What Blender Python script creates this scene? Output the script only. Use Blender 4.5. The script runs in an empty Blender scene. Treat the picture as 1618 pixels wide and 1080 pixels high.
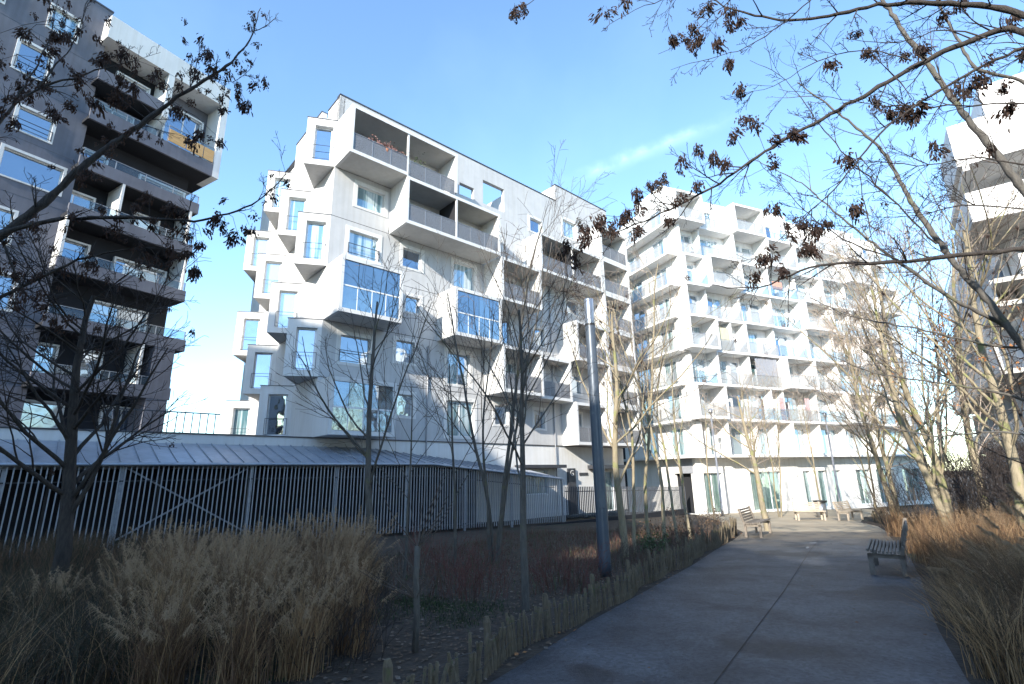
import bpy, math, random
import numpy as np
from mathutils import Vector, Matrix
random.seed(7); RNG = np.random.default_rng(11)
scene = bpy.context.scene
COL = scene.collection

# ------------------------------------------------------------------ camera, sky, sun, exposure
EYE = 1.5
F_PX, CX, CY = 800.0, 809.0, 540.0                 # focal length and centre measured on the 1618 px wide photograph
_up = np.array([(748 - CX) / F_PX, (CY + 2493) / F_PX, -1.0]); _up /= np.linalg.norm(_up)
_fw = np.array([0, 0, -1.0]); _fh = _fw - _up * _fw.dot(_up); _fh /= np.linalg.norm(_fh)
CAMR = np.array([np.cross(_fh, _up), _fh, _up])
cam = bpy.data.cameras.new('camera'); camo = bpy.data.objects.new('camera', cam); COL.objects.link(camo)
cam.sensor_width = 36; cam.lens = F_PX / 1618 * 36; cam.clip_end = 3000; cam.clip_start = 0.05
camo.matrix_world = Matrix.Translation((0, 0, EYE)) @ Matrix([list(r) for r in CAMR]).to_4x4()
scene.camera = camo
def ray(u, v): return CAMR @ np.array([(u - CX) / F_PX, -(v - CY) / F_PX, -1.0])
def at(u, v, Y):
    r = ray(u, v) * 1.0; r = r * (Y / r[1]); return np.array([r[0], r[1], r[2] + EYE])

SUN_EL = math.radians(23.0)
SUN_TRAVEL = np.array([.451 * math.cos(SUN_EL), .8925 * math.cos(SUN_EL), -math.sin(SUN_EL)])
SKY_STRENGTH, SUN_STRENGTH, EXPOSURE = 0.15, 3.7, 1.48
w = bpy.data.worlds.new('World'); scene.world = w; w.use_nodes = True
nt = w.node_tree; nt.nodes.clear()
wo = nt.nodes.new('ShaderNodeOutputWorld'); bg = nt.nodes.new('ShaderNodeBackground'); sky = nt.nodes.new('ShaderNodeTexSky')
sky.sky_type = 'NISHITA'; sky.sun_disc = False; sky.sun_elevation = SUN_EL
sky.sun_rotation = math.atan2(-SUN_TRAVEL[0], -SUN_TRAVEL[1]); sky.altitude = 50
sky.air_density = 1.0; sky.dust_density = .25; sky.ozone_density = 1.6
bg.inputs['Strength'].default_value = SKY_STRENGTH
# a thin, spreading vapour trail high in the sky
_a, _b = ray(870, 300), ray(1190, 172); _a /= np.linalg.norm(_a); _b /= np.linalg.norm(_b)
_n = np.cross(_a, _b); _n /= np.linalg.norm(_n); _m = (_a + _b); _m /= np.linalg.norm(_m)
tc = nt.nodes.new('ShaderNodeTexCoord')
def vdot(vec):
    d = nt.nodes.new('ShaderNodeVectorMath'); d.operation = 'DOT_PRODUCT'; nt.links.new(tc.outputs['Generated'], d.inputs[0]); d.inputs[1].default_value = tuple(vec); return d.outputs['Value']
def mth(op, a, b=None, clamp=False):
    m = nt.nodes.new('ShaderNodeMath'); m.operation = op; m.use_clamp = clamp
    for i, x in enumerate((a, b)):
        if x is None: continue
        if isinstance(x, (int, float)): m.inputs[i].default_value = x
        else: nt.links.new(x, m.inputs[i])
    return m.outputs[0]
nz = nt.nodes.new('ShaderNodeTexNoise'); nz.inputs['Scale'].default_value = 28; nz.inputs['Detail'].default_value = 6; nt.links.new(tc.outputs['Generated'], nz.inputs['Vector'])
band = mth('POWER', mth('SUBTRACT', 1.0, mth('DIVIDE', mth('ABSOLUTE', mth('ADD', vdot(_n), mth('MULTIPLY', mth('SUBTRACT', nz.outputs['Fac'], .5), .02))), 0.020), True), 1.6)
along = mth('MULTIPLY', mth('SUBTRACT', vdot(_m), 0.984), 75.0, True)
nzl = nt.nodes.new('ShaderNodeTexNoise'); nzl.inputs['Scale'].default_value = 3.0; nzl.inputs['Detail'].default_value = 5; nt.links.new(tc.outputs['Generated'], nzl.inputs['Vector'])
wisp = mth('MULTIPLY', mth('SUBTRACT', nzl.outputs['Fac'], 0.5, True), 0.03)
amt = mth('ADD', mth('MULTIPLY', mth('MULTIPLY', band, along), mth('MULTIPLY', mth('POWER', nz.outputs['Fac'], 2.2), 0.11)), wisp)
mixc = nt.nodes.new('ShaderNodeMixRGB'); mixc.inputs[2].default_value = (22, 22.6, 23, 1)
nt.links.new(amt, mixc.inputs[0]); nt.links.new(sky.outputs[0], mixc.inputs[1])
tint = nt.nodes.new('ShaderNodeMixRGB'); tint.blend_type = 'MULTIPLY'; tint.inputs[0].default_value = 1; tint.inputs[2].default_value = (.95, 1.10, 1.18, 1); nt.links.new(mixc.outputs[0], tint.inputs[1]); nt.links.new(tint.outputs[0], bg.inputs['Color']); nt.links.new(bg.outputs[0], wo.inputs['Surface'])
sl = bpy.data.lights.new('sun', 'SUN'); sl.energy = SUN_STRENGTH; sl.angle = math.radians(0.55); sl.color = (1.0, .93, .82)
so = bpy.data.objects.new('sun', sl); COL.objects.link(so); so.location = (-20, -40, 60)
so.rotation_euler = Vector(SUN_TRAVEL).to_track_quat('-Z', 'Y').to_euler()
vs = scene.view_settings; vs.view_transform = 'Standard'; vs.look = 'None'; vs.exposure = EXPOSURE; vs.gamma = 1.0; vs.use_curve_mapping = False
scene.render.engine = 'CYCLES'
cy = scene.cycles; cy.use_denoising = True; cy.max_bounces = 7; cy.diffuse_bounces = 3; cy.glossy_bounces = 3; cy.transparent_max_bounces = 24; cy.sample_clamp_indirect = 6
try: cy.denoiser = 'OPENIMAGEDENOISE'
except Exception: pass

# ------------------------------------------------------------------ materials
def mat(name, col, rough=.7, col2=None, scale=4.0, detail=5, spec=.4, bump=0, bscale=None, metal=0, stretch=None, alpha=None, lo=.35, hi=.65, streak=0, spots=None):
    m = bpy.data.materials.new(name); m.use_nodes = True; t = m.node_tree; b = t.nodes['Principled BSDF']
    b.inputs['Roughness'].default_value = rough; b.inputs['Metallic'].default_value = metal
    b.inputs['Specular IOR Level'].default_value = spec
    b.inputs['Base Color'].default_value = (*col, 1)
    co = t.nodes.new('ShaderNodeTexCoord'); mp = t.nodes.new('ShaderNodeMapping'); t.links.new(co.outputs['Object'], mp.inputs['Vector'])
    if stretch: mp.inputs['Scale'].default_value = stretch
    if col2:
        n = t.nodes.new('ShaderNodeTexNoise'); n.inputs['Scale'].default_value = scale; n.inputs['Detail'].default_value = detail; n.inputs['Roughness'].default_value = .62
        t.links.new(mp.outputs[0], n.inputs['Vector'])
        r = t.nodes.new('ShaderNodeValToRGB'); r.color_ramp.elements[0].position = lo; r.color_ramp.elements[1].position = hi
        r.color_ramp.elements[0].color = (*col, 1); r.color_ramp.elements[1].color = (*col2, 1)
        t.links.new(n.outputs['Fac'], r.inputs['Fac']); out = r.outputs['Color']
        if streak:          # rain streaks and grime on render
            mp2 = t.nodes.new('ShaderNodeMapping'); mp2.inputs['Scale'].default_value = (3.2, 3.2, .16); t.links.new(co.outputs['Object'], mp2.inputs['Vector'])
            n2 = t.nodes.new('ShaderNodeTexNoise'); n2.inputs['Scale'].default_value = 1.6; n2.inputs['Detail'].default_value = 6; t.links.new(mp2.outputs[0], n2.inputs['Vector'])
            r2 = t.nodes.new('ShaderNodeValToRGB'); r2.color_ramp.elements[0].position = .42; r2.color_ramp.elements[1].position = .72
            r2.color_ramp.elements[0].color = (1, 1, 1, 1); k = 1 - streak; r2.color_ramp.elements[1].color = (k, k * .985, k * .96, 1)
            t.links.new(n2.outputs['Fac'], r2.inputs['Fac'])
            mx = t.nodes.new('ShaderNodeMixRGB'); mx.blend_type = 'MULTIPLY'; mx.inputs[0].default_value = 1
            t.links.new(out, mx.inputs[1]); t.links.new(r2.outputs['Color'], mx.inputs[2]); out = mx.outputs[0]
        if spots:           # (colour, scale, threshold): wear and dirt with an outline of its own
            n3 = t.nodes.new('ShaderNodeTexNoise'); n3.inputs['Scale'].default_value = spots[1]; n3.inputs['Detail'].default_value = 4; t.links.new(co.outputs['Object'], n3.inputs['Vector'])
            r3 = t.nodes.new('ShaderNodeValToRGB'); r3.color_ramp.elements[0].position = spots[2]; r3.color_ramp.elements[1].position = spots[2] + .06
            t.links.new(n3.outputs['Fac'], r3.inputs['Fac'])
            mx = t.nodes.new('ShaderNodeMixRGB'); t.links.new(r3.outputs['Color'], mx.inputs[0]); t.links.new(out, mx.inputs[1]); mx.inputs[2].default_value = (*spots[0], 1); out = mx.outputs[0]
        t.links.new(out, b.inputs['Base Color'])
    if bump:
        n4 = t.nodes.new('ShaderNodeTexNoise'); n4.inputs['Scale'].default_value = bscale or scale * 6; n4.inputs['Detail'].default_value = 5; t.links.new(mp.outputs[0], n4.inputs['Vector'])
        bp = t.nodes.new('ShaderNodeBump'); bp.inputs['Strength'].default_value = bump; bp.inputs['Distance'].default_value = .02
        t.links.new(n4.outputs['Fac'], bp.inputs['Height']); t.links.new(bp.outputs[0], b.inputs['Normal'])
    if alpha is not None:
        b.inputs['Alpha'].default_value = alpha
    return m

def glass(name, tint, gl=.45, col=(.75, .87, 1), see=0.0, curtain=None, edge=.4):
    m = bpy.data.materials.new(name); m.use_nodes = True; t = m.node_tree; t.nodes.clear()
    o = t.nodes.new('ShaderNodeOutputMaterial'); g = t.nodes.new('ShaderNodeBsdfGlossy'); g.inputs['Color'].default_value = (*col, 1); g.inputs['Roughness'].default_value = .03
    d = t.nodes.new('ShaderNodeBsdfDiffuse'); d.inputs['Color'].default_value = (*tint, 1)
    co = t.nodes.new('ShaderNodeTexCoord')
    if curtain:       # hanging folds behind the pane
        mp = t.nodes.new('ShaderNodeMapping'); mp.inputs['Scale'].default_value = (1, 1, .04); t.links.new(co.outputs['Object'], mp.inputs['Vector'])
        n = t.nodes.new('ShaderNodeTexNoise'); n.inputs['Scale'].default_value = 4.5; n.inputs['Detail'].default_value = 3; t.links.new(mp.outputs[0], n.inputs['Vector'])
        r = t.nodes.new('ShaderNodeValToRGB'); r.color_ramp.elements[0].position = .44; r.color_ramp.elements[1].position = .56
        r.color_ramp.elements[0].color = (*tint, 1); r.color_ramp.elements[1].color = (*curtain, 1); t.links.new(n.outputs['Fac'], r.inputs['Fac']); t.links.new(r.outputs[0], d.inputs['Color'])
    # slightly wavy panes
    n5 = t.nodes.new('ShaderNodeTexNoise'); n5.inputs['Scale'].default_value = .9; t.links.new(co.outputs['Object'], n5.inputs['Vector'])
    bp = t.nodes.new('ShaderNodeBump'); bp.inputs['Strength'].default_value = .05; bp.inputs['Distance'].default_value = .3; t.links.new(n5.outputs['Fac'], bp.inputs['Height']); t.links.new(bp.outputs[0], g.inputs['Normal'])
    oi = t.nodes.new('ShaderNodeObjectInfo'); wn = t.nodes.new('ShaderNodeTexWhiteNoise'); wn.noise_dimensions = '1D'; t.links.new(oi.outputs['Random'], wn.inputs['W'])
    v1 = t.nodes.new('ShaderNodeVectorMath'); v1.operation = 'SUBTRACT'; v1.inputs[1].default_value = (.5, .5, .5); t.links.new(wn.outputs['Color'], v1.inputs[0])
    v2 = t.nodes.new('ShaderNodeVectorMath'); v2.operation = 'SCALE'; v2.inputs['Scale'].default_value = .09; t.links.new(v1.outputs[0], v2.inputs[0])
    v3 = t.nodes.new('ShaderNodeVectorMath'); v3.operation = 'ADD'; t.links.new(bp.outputs[0], v3.inputs[0]); t.links.new(v2.outputs[0], v3.inputs[1])
    v4 = t.nodes.new('ShaderNodeVectorMath'); v4.operation = 'NORMALIZE'; t.links.new(v3.outputs[0], v4.inputs[0]); t.links.new(v4.outputs[0], g.inputs['Normal'])
    fr = t.nodes.new('ShaderNodeLayerWeight'); fr.inputs['Blend'].default_value = .25
    mr = t.nodes.new('ShaderNodeMapRange'); mr.inputs['To Min'].default_value = gl; mr.inputs['To Max'].default_value = min(1, gl + edge); t.links.new(fr.outputs['Facing'], mr.inputs['Value'])
    base = d.outputs[0]
    if see:
        tr = t.nodes.new('ShaderNodeBsdfTransparent'); tr.inputs['Color'].default_value = (.75, .85, .92, 1); ms = t.nodes.new('ShaderNodeMixShader'); ms.inputs[0].default_value = see
        t.links.new(d.outputs[0], ms.inputs[1]); t.links.new(tr.outputs[0], ms.inputs[2]); base = ms.outputs[0]
    mx = t.nodes.new('ShaderNodeMixShader'); t.links.new(mr.outputs[0], mx.inputs[0]); t.links.new(base, mx.inputs[1]); t.links.new(g.outputs[0], mx.inputs[2]); t.links.new(mx.outputs[0], o.inputs['Surface'])
    return m

def perforated(name, col, see, rough=.5):
    m = bpy.data.materials.new(name); m.use_nodes = True; t = m.node_tree; b = t.nodes['Principled BSDF']; b.inputs['Base Color'].default_value = (*col, 1); b.inputs['Roughness'].default_value = rough; b.inputs['Metallic'].default_value = .3
    co = t.nodes.new('ShaderNodeTexCoord'); n = t.nodes.new('ShaderNodeTexNoise'); n.inputs['Scale'].default_value = 3; n.inputs['Detail'].default_value = 4; t.links.new(co.outputs['Object'], n.inputs['Vector'])
    vo = t.nodes.new('ShaderNodeTexVoronoi'); vo.inputs['Scale'].default_value = 26; t.links.new(co.outputs['Object'], vo.inputs['Vector'])
    mr = t.nodes.new('ShaderNodeMapRange'); mr.inputs['From Min'].default_value = .2; mr.inputs['From Max'].default_value = .45; mr.inputs['To Min'].default_value = 1 - see - .25; mr.inputs['To Max'].default_value = 1 - see + .2; t.links.new(vo.outputs['Distance'], mr.inputs['Value'])
    t.links.new(mr.outputs[0], b.inputs['Alpha'])
    return m

M = {}
M['render'] = mat('pale_render', (.475, .475, .475), .85, (.43, .433, .438), 1.2, streak=.09, bump=.15, bscale=30)
M['render_grey'] = mat('dark_grey_render', (.138, .142, .170), .85, (.112, .116, .142), 1.0, streak=.14, bump=.2, bscale=30)
M['white'] = mat('white_panel', (.64, .635, .625), .6, (.585, .585, .575), .8, streak=.08)
M['white_b'] = mat('white_concrete', (.78, .77, .755), .7, (.72, .715, .70), .7, streak=.10, bump=.1, bscale=25)
M['slab'] = mat('slab_soffit', (.50, .49, .47), .8, (.44, .435, .42), 1.5, streak=.05)
M['frame'] = mat('window_frame', (.72, .73, .74), .45)
M['dark'] = mat('dark_interior', (.018, .019, .023), .9)
M['dloggia'] = mat('charcoal_and_loggia_shade', (.014, .016, .022), .85, (.010, .0115, .016), 1.2)  # near-black colour holds the shade of the loggias; the plinth shares the tone
M['coping'] = mat('metal_coping', (.10, .10, .11), .45, metal=.6)
M['glass'] = glass('window_glass', (.015, .025, .045), .42)
M['glass_c'] = glass('curtained_glass', (.10, .20, .22), .30, curtain=(.50, .60, .62))
M['glass_p'] = glass('pale_glass', (.30, .36, .38), .35)
M['glass_d'] = glass('shop_glass', (.12, .20, .175), .28, curtain=(.26, .34, .31))
M['glaze'] = glass('loggia_glass', (.08, .13, .16), .28, see=.62)
M['mesh'] = perforated('perforated_railing', (.21, .21, .22), .36)
M['mesh_w'] = perforated('pale_railing', (.45, .46, .46), .62)
M['clear'] = glass('railing_glass', (.3, .33, .35), .02, see=.9, edge=.1)
M['rail'] = mat('steel_rail', (.27, .28, .30), .45, metal=.4)
M['darkmetal'] = mat('dark_metal', (.07, .075, .085), .45, (.05, .05, .06), 3, metal=.4)
M['zinc'] = mat('standing_seam_zinc', (.36, .39, .44), .42, (.28, .31, .36), 1.3, metal=.4, streak=.12)
M['fence'] = mat('galvanised_bar', (.40, .41, .43), .5, (.28, .29, .315), 6, metal=.25)
M['fence_d'] = mat('dark_grey_bar', (.05, .056, .068), .5, (.068, .075, .09), 5, metal=.3)
M['lamp'] = mat('blue_grey_lacquer', (.095, .115, .145), .36, (.078, .096, .122), 3, metal=.25, spots=((.14, .16, .19), 5, .70))
M['lampsteel'] = mat('brushed_steel', (.42, .44, .47), .28, (.34, .36, .39), 5, metal=.8)
M['asphalt'] = mat('worn_asphalt', (.024, .0285, .036), .6, (.080, .088, .102), 1.0, 10, spec=.3, bump=.9, bscale=90, lo=.34, hi=.68, spots=((.020, .0225, .028), .55, .56))
def asphalt_extra():
    t = M['asphalt'].node_tree; b = t.nodes['Principled BSDF']; src = b.inputs['Base Color'].links[0].from_socket
    co = t.nodes.new('ShaderNodeTexCoord'); vo = t.nodes.new('ShaderNodeTexVoronoi'); vo.inputs['Scale'].default_value = 30; t.links.new(co.outputs['Object'], vo.inputs['Vector'])
    r = t.nodes.new('ShaderNodeValToRGB'); r.color_ramp.elements[0].color = (.55, .55, .56, 1); r.color_ramp.elements[1].color = (1.6, 1.6, 1.58, 1); t.links.new(vo.outputs['Color'], r.inputs['Fac'])
    mx = t.nodes.new('ShaderNodeMixRGB'); mx.blend_type = 'MULTIPLY'; mx.inputs[0].default_value = .8; t.links.new(src, mx.inputs[1]); t.links.new(r.outputs[0], mx.inputs[2])
    sx = t.nodes.new('ShaderNodeSeparateXYZ'); t.links.new(co.outputs['Object'], sx.inputs[0])
    n = t.nodes.new('ShaderNodeTexNoise'); n.inputs['Scale'].default_value = .8; n.inputs['Detail'].default_value = 8; t.links.new(co.outputs['Object'], n.inputs['Vector'])
    ad = t.nodes.new('ShaderNodeMath'); ad.operation = 'MULTIPLY_ADD'; ad.inputs[1].default_value = 7; t.links.new(n.outputs['Fac'], ad.inputs[0]); t.links.new(sx.outputs['Y'], ad.inputs[2])
    mr = t.nodes.new('ShaderNodeMapRange'); mr.inputs['From Min'].default_value = 19.0; mr.inputs['From Max'].default_value = 22.5; mr.inputs['To Max'].default_value = .8; t.links.new(ad.outputs[0], mr.inputs['Value'])
    m2 = t.nodes.new('ShaderNodeMixRGB'); t.links.new(mr.outputs[0], m2.inputs[0]); t.links.new(mx.outputs[0], m2.inputs[1]); m2.inputs[2].default_value = (.20, .165, .12, 1); t.links.new(m2.outputs[0], b.inputs['Base Color'])
asphalt_extra()
M['sand'] = mat('stabilised_sand', (.42, .35, .25), .95, (.31, .255, .18), .5, 8, bump=.4, bscale=50)
M['soil'] = mat('leaf_litter_soil', (.027, .020, .015), .95, (.055, .041, .030), 3.5, 8, bump=1, bscale=20, spots=((.016, .024, .010), .35, .60))
M['moss'] = mat('moss', (.03, .055, .015), .95, (.05, .085, .025), 6, bump=1, bscale=30)
M['bark'] = mat('grey_bark', (.072, .066, .060), .9, (.13, .12, .105), 5, 8, stretch=(4, 4, .9), bump=.9, bscale=20, spots=((.12, .118, .075), 3.2, .60))
M['bark_y'] = mat('lichen_bark', (.22, .185, .125), .9, (.31, .262, .18), 5, 8, stretch=(4, 4, .9), bump=.9, bscale=20, spots=((.22, .22, .10), 3, .56))
M['bark_d'] = mat('dark_bark', (.026, .022, .020), .9, (.055, .046, .040), 6, 8, stretch=(4, 4, .9), bump=.9, bscale=20)
M['twig'] = mat('brown_twig', (.065, .050, .041), .8, (.11, .085, .068), 6)
M['twig_d'] = mat('dark_twig', (.020, .016, .015), .8, (.040, .030, .027), 6)
M['twig_p'] = mat('pale_twig', (.28, .225, .18), .8, (.38, .31, .25), 3)
M['samara'] = mat('dry_seed', (.055, .031, .023), .8, (.022, .014, .012), 25)
def thin(name, k, tint):        # thin dry tissue lets some light through
    t = M[name].node_tree; b = t.nodes['Principled BSDF']; o = t.nodes['Material Output']; tr = t.nodes.new('ShaderNodeBsdfTranslucent'); tr.inputs['Color'].default_value = (*tint, 1)
    mx = t.nodes.new('ShaderNodeMixShader'); mx.inputs[0].default_value = k; t.links.new(b.outputs[0], mx.inputs[1]); t.links.new(tr.outputs[0], mx.inputs[2]); t.links.new(mx.outputs[0], o.inputs['Surface'])
thin('samara', .22, (.12, .06, .035))
M['leafd'] = mat('dead_leaf', (.13, .085, .052), .85, (.07, .047, .032), 9)
M['leafp'] = mat('pale_dead_leaf', (.19, .15, .115), .8, (.11, .085, .064), 9)
M['leafo'] = mat('rust_leaf', (.33, .15, .05), .8, (.22, .09, .035), 9)
M['straw'] = mat('dry_straw', (.40, .26, .14), .85, (.27, .175, .095), 5)
M['straw_d'] = mat('brown_straw', (.20, .115, .065), .85, (.11, .066, .04), 5)
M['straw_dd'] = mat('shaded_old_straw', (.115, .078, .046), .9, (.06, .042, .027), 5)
M['plume'] = mat('seed_plume', (.47, .33, .20), .9, (.34, .23, .135), 6)
M['grassg'] = mat('dull_green_grass', (.018, .025, .012), .8, (.034, .037, .019), 5)
thin('straw', .3, (.48, .33, .18)); thin('plume', .4, (.54, .40, .25)); thin('straw_d', .25, (.2, .13, .08))
M['redstem'] = mat('red_stem', (.14, .05, .04), .7, (.09, .04, .032), 8)
M['ivy'] = mat('evergreen_leaf', (.035, .065, .022), .55, (.06, .10, .03), 9)
M['pale'] = mat('chestnut_pale', (.18, .145, .10), .9, (.10, .08, .056), 6, 8, stretch=(6, 6, .8), bump=.8, bscale=30, spots=((.12, .12, .06), 4, .60))
M['wood'] = mat('weathered_bench_wood', (.235, .20, .165), .85, (.165, .14, .115), 4, 8, stretch=(3, 3, 3), bump=.6, bscale=40)
M['wood_l'] = mat('sunlit_bench_wood', (.50, .43, .34), .85, (.40, .34, .27), 4, 8, bump=.6, bscale=40)  # bench wood made paler, sunlight put into the colour
M['iron'] = mat('cast_iron', (.05, .052, .056), .5, (.035, .036, .04), 8, metal=.4)
M['orange'] = mat('oiled_wood_board', (.52, .32, .14), .7, (.43, .25, .10), 3, stretch=(.6, .6, 5))
M['paint'] = mat('worn_road_paint', (.34, .34, .33), .8, (.14, .14, .14), 9)
M['pink'] = mat('pink_flower', (.30, .16, .15), .8, (.22, .12, .10), 20)
M['cream'] = mat('cream_plastic', (.62, .60, .38), .5)
M['pot'] = mat('terracotta', (.34, .15, .09), .8, (.27, .12, .07), 9)
M['yellow'] = mat('yellow_blind', (.55, .51, .34), .7, (.48, .44, .30), 4)
M['rose'] = mat('rose_cloth', (.52, .36, .38), .8, (.45, .31, .33), 4)
M['orangecl'] = mat('coral_cloth', (.52, .28, .22), .8, (.42, .23, .18), 4)
M['bluepaint'] = mat('blue_sign', (.10, .20, .45), .6)
M['greymesh'] = mat('grey_screen', (.30, .31, .34), .6, (.24, .25, .28), 9)

# ------------------------------------------------------------------ mesh builder
ORIG = {}
class MB:
    def __init__(s): s.v = []; s.f = []; s.m = []
    def add(s, vs, fs, m=0):
        o = len(s.v); s.v.extend([tuple(float(c) for c in x) for x in vs]); s.f.extend([tuple(o + i for i in f) for f in fs]); s.m.extend([m] * len(fs))
    def quad(s, a, b, c, d, m=0): s.add((a, b, c, d), ((0, 1, 2, 3),), m)
    def hexa(s, p, m=0): s.add(p, ((3, 2, 1, 0), (4, 5, 6, 7), (0, 1, 5, 4), (1, 2, 6, 5), (2, 3, 7, 6), (3, 0, 4, 7)), m)
    def box(s, F, s0, s1, p0, p1, z0, z1, m=0):
        s.hexa([F(s0, p0, z0), F(s1, p0, z0), F(s1, p1, z0), F(s0, p1, z0), F(s0, p0, z1), F(s1, p0, z1), F(s1, p1, z1), F(s0, p1, z1)], m)
    def tube(s, pts, rad, n=6, m=0, cap=True):
        pts = np.asarray(pts, float); k = len(pts); T = np.gradient(pts, axis=0); T /= (np.linalg.norm(T, axis=1)[:, None] + 1e-9)
        ref = np.array([.31, .17, .93]) if abs(T[0][2]) < .8 else np.array([.93, .31, .17])
        o = len(s.v)
        for i in range(k):
            a = np.cross(T[i], ref); a /= np.linalg.norm(a) + 1e-9; b = np.cross(T[i], a)
            for j in range(n):
                an = 2 * math.pi * j / n; q = pts[i] + (a * math.cos(an) + b * math.sin(an)) * rad[i]; s.v.append((q[0], q[1], q[2]))
        for i in range(k - 1):
            for j in range(n): s.f.append((o + i * n + j, o + i * n + (j + 1) % n, o + (i + 1) * n + (j + 1) % n, o + (i + 1) * n + j)); s.m.append(m)
        if cap:
            s.f.append(tuple(o + j for j in range(n))[::-1]); s.m.append(m); s.f.append(tuple(o + (k - 1) * n + j for j in range(n))); s.m.append(m)
    def lathe(s, c, prof, n=20, m=0):
        o = len(s.v)
        for r, z in prof:
            for j in range(n): a = 2 * math.pi * j / n; s.v.append((c[0] + r * math.cos(a), c[1] + r * math.sin(a), c[2] + z))
        for i in range(len(prof) - 1):
            for j in range(n): s.f.append((o + i * n + j, o + i * n + (j + 1) % n, o + (i + 1) * n + (j + 1) % n, o + (i + 1) * n + j)); s.m.append(m)
    def mesh(s, name, mats, org=(0, 0, 0), smooth=False):
        me = bpy.data.meshes.new(name); v = np.array(s.v, float) - np.array(org) if s.v else np.zeros((0, 3))
        me.from_pydata(v.tolist(), [], s.f); me.update()
        mats = mats if isinstance(mats, (list, tuple)) else [mats]
        for x in mats: me.materials.append(M[x])
        if len(mats) > 1: me.polygons.foreach_set('material_index', s.m)
        if smooth: me.polygons.foreach_set('use_smooth', [True] * len(s.f))
        return me
    def build(s, name, mats, parent=None, smooth=False):
        org = ORIG.get(parent.name, (0, 0, 0)) if parent else (0, 0, 0)
        o = bpy.data.objects.new(name, s.mesh(name, mats, org, smooth)); COL.objects.link(o)
        if parent: o.parent = parent
        ORIG[o.name] = tuple(org); return o
def tag(o, label, cat, group=None, kind=None):
    if label: o['label'] = label
    if cat: o['category'] = cat
    if group: o['group'] = group
    if kind: o['kind'] = kind
    return o
def thing(name, label, cat, loc, group=None):
    o = bpy.data.objects.new(name, None); COL.objects.link(o); o.location = tuple(float(c) for c in loc); o.empty_display_size = .2
    ORIG[o.name] = tuple(float(c) for c in loc); return tag(o, label, cat, group)
def struct(o, label=None): o['kind'] = 'structure'; return o
def linkcopy(name, me, parent, loc, rot=(0, 0, 0), scale=(1, 1, 1)):
    """a piece that shares its mesh; loc in world space"""
    o = bpy.data.objects.new(name, me); COL.objects.link(o); po = ORIG[parent.name]
    if name == 'seed_cluster': o['kind'] = 'stuff'
    o.parent = parent; o.location = tuple(float(loc[i]) - po[i] for i in range(3)); o.rotation_euler = rot; o.scale = scale; ORIG[o.name] = tuple(loc); return o
def frame(P0, d, n=None, z0=EYE):
    d = np.array(d, float); d /= np.linalg.norm(d); n = np.array([d[1], -d[0]]) if n is None else np.array(n, float)
    P0 = np.array(P0, float)
    def F(s, p, z): q = P0 + d * s + n * p; return (q[0], q[1], z + z0)
    F.d = d; F.n = n; F.P0 = P0; return F
WORLD = frame((0, 0), (1, 0), (0, 1), 0)
def zg(x, y): return -.04 * min(max(y, -6.0), 60.0)

# ------------------------------------------------------------------ ground, path, square
mb = MB()
ys = [-400, -120, -40, -6, 0, 10, 20, 30, 40, 60, 120, 500]
for i in range(len(ys) - 1):
    for xa, xb in ((-500, -60), (-60, 0), (0, 60), (60, 500)):
        mb.quad((xa, ys[i], zg(0, ys[i])), (xb, ys[i], zg(0, ys[i])), (xb, ys[i + 1], zg(0, ys[i + 1])), (xa, ys[i + 1], zg(0, ys[i + 1])))
struct(mb.build('ground', 'soil'))
PL = [(-3.8, -2), (-2.1, 1.25), (-1.02, 3.5), (-.05, 5.2), (.85, 6.9), (2.38, 9.48), (3.78, 11.85), (5.5, 15.0), (7.3, 18.1), (9.2, 21.7)]
PR = [(.2, -2), (2.2, 1.9), (3.62, 4.66), (4.71, 6.34), (5.75, 7.8), (7.1, 9.7), (9.0, 12.5), (11.3, 16.2), (13.84, 20.2)]
def strip(A_, B_, n, jit=.0):
    def samp(L):
        L = np.array(L, float); d = np.r_[0, np.cumsum(np.linalg.norm(np.diff(L, axis=0), axis=1))]; t = np.linspace(0, d[-1], n); return np.c_[np.interp(t, d, L[:, 0]), np.interp(t, d, L[:, 1])]
    return samp(A_), samp(B_)
a_, b_ = strip(PL, PR, 60); mb = MB()
for i in range(59):
    ja = [a_[k] + RNG.normal(0, .035, 2) * 0 for k in (i, i + 1)]
    mb.quad((*a_[i], zg(0, a_[i][1]) + .008), (*b_[i], zg(0, b_[i][1]) + .008), (*b_[i + 1], zg(0, b_[i + 1][1]) + .008), (*a_[i + 1], zg(0, a_[i + 1][1]) + .008))
struct(mb.build('asphalt_path', 'asphalt'))
# construction joint and a worn patch of paint along the middle of the path
mb = MB(); jl = np.array([(.1, 2.4), (1.62, 4.76), (4.2, 8.72), (7.76, 14.37), (9.6, 17.2)])
for i in range(len(jl) - 1):
    d = jl[i + 1] - jl[i]; d /= np.linalg.norm(d); n_ = np.array([d[1], -d[0]]) * .0045
    mb.quad(*[(q[0], q[1], zg(0, q[1]) + .012) for q in (jl[i] - n_, jl[i] + n_, jl[i + 1] + n_, jl[i + 1] - n_)])
struct(mb.build('path_joint', 'soil'))
mb = MB()
for (x, y, l, wd) in ((8.98, 16.4, .42, .11), (8.1, 15.1, .7, .04), (7.81, 17.37, .12, .07)):
    d = np.array([.55, .835]); n_ = np.array([d[1], -d[0]])
    ring = [(x + d[0] * l * math.cos(t) * (.4 + .15 * random.random()) + n_[0] * wd * math.sin(t), y + d[1] * l * math.cos(t) * (.4 + .15 * random.random()) + n_[1] * wd * math.sin(t)) for t in np.linspace(0, 2 * math.pi, 13)[:-1]]
    mb.add([(q[0], q[1], zg(0, q[1]) + .012) for q in ring], (tuple(range(12)),))
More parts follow.
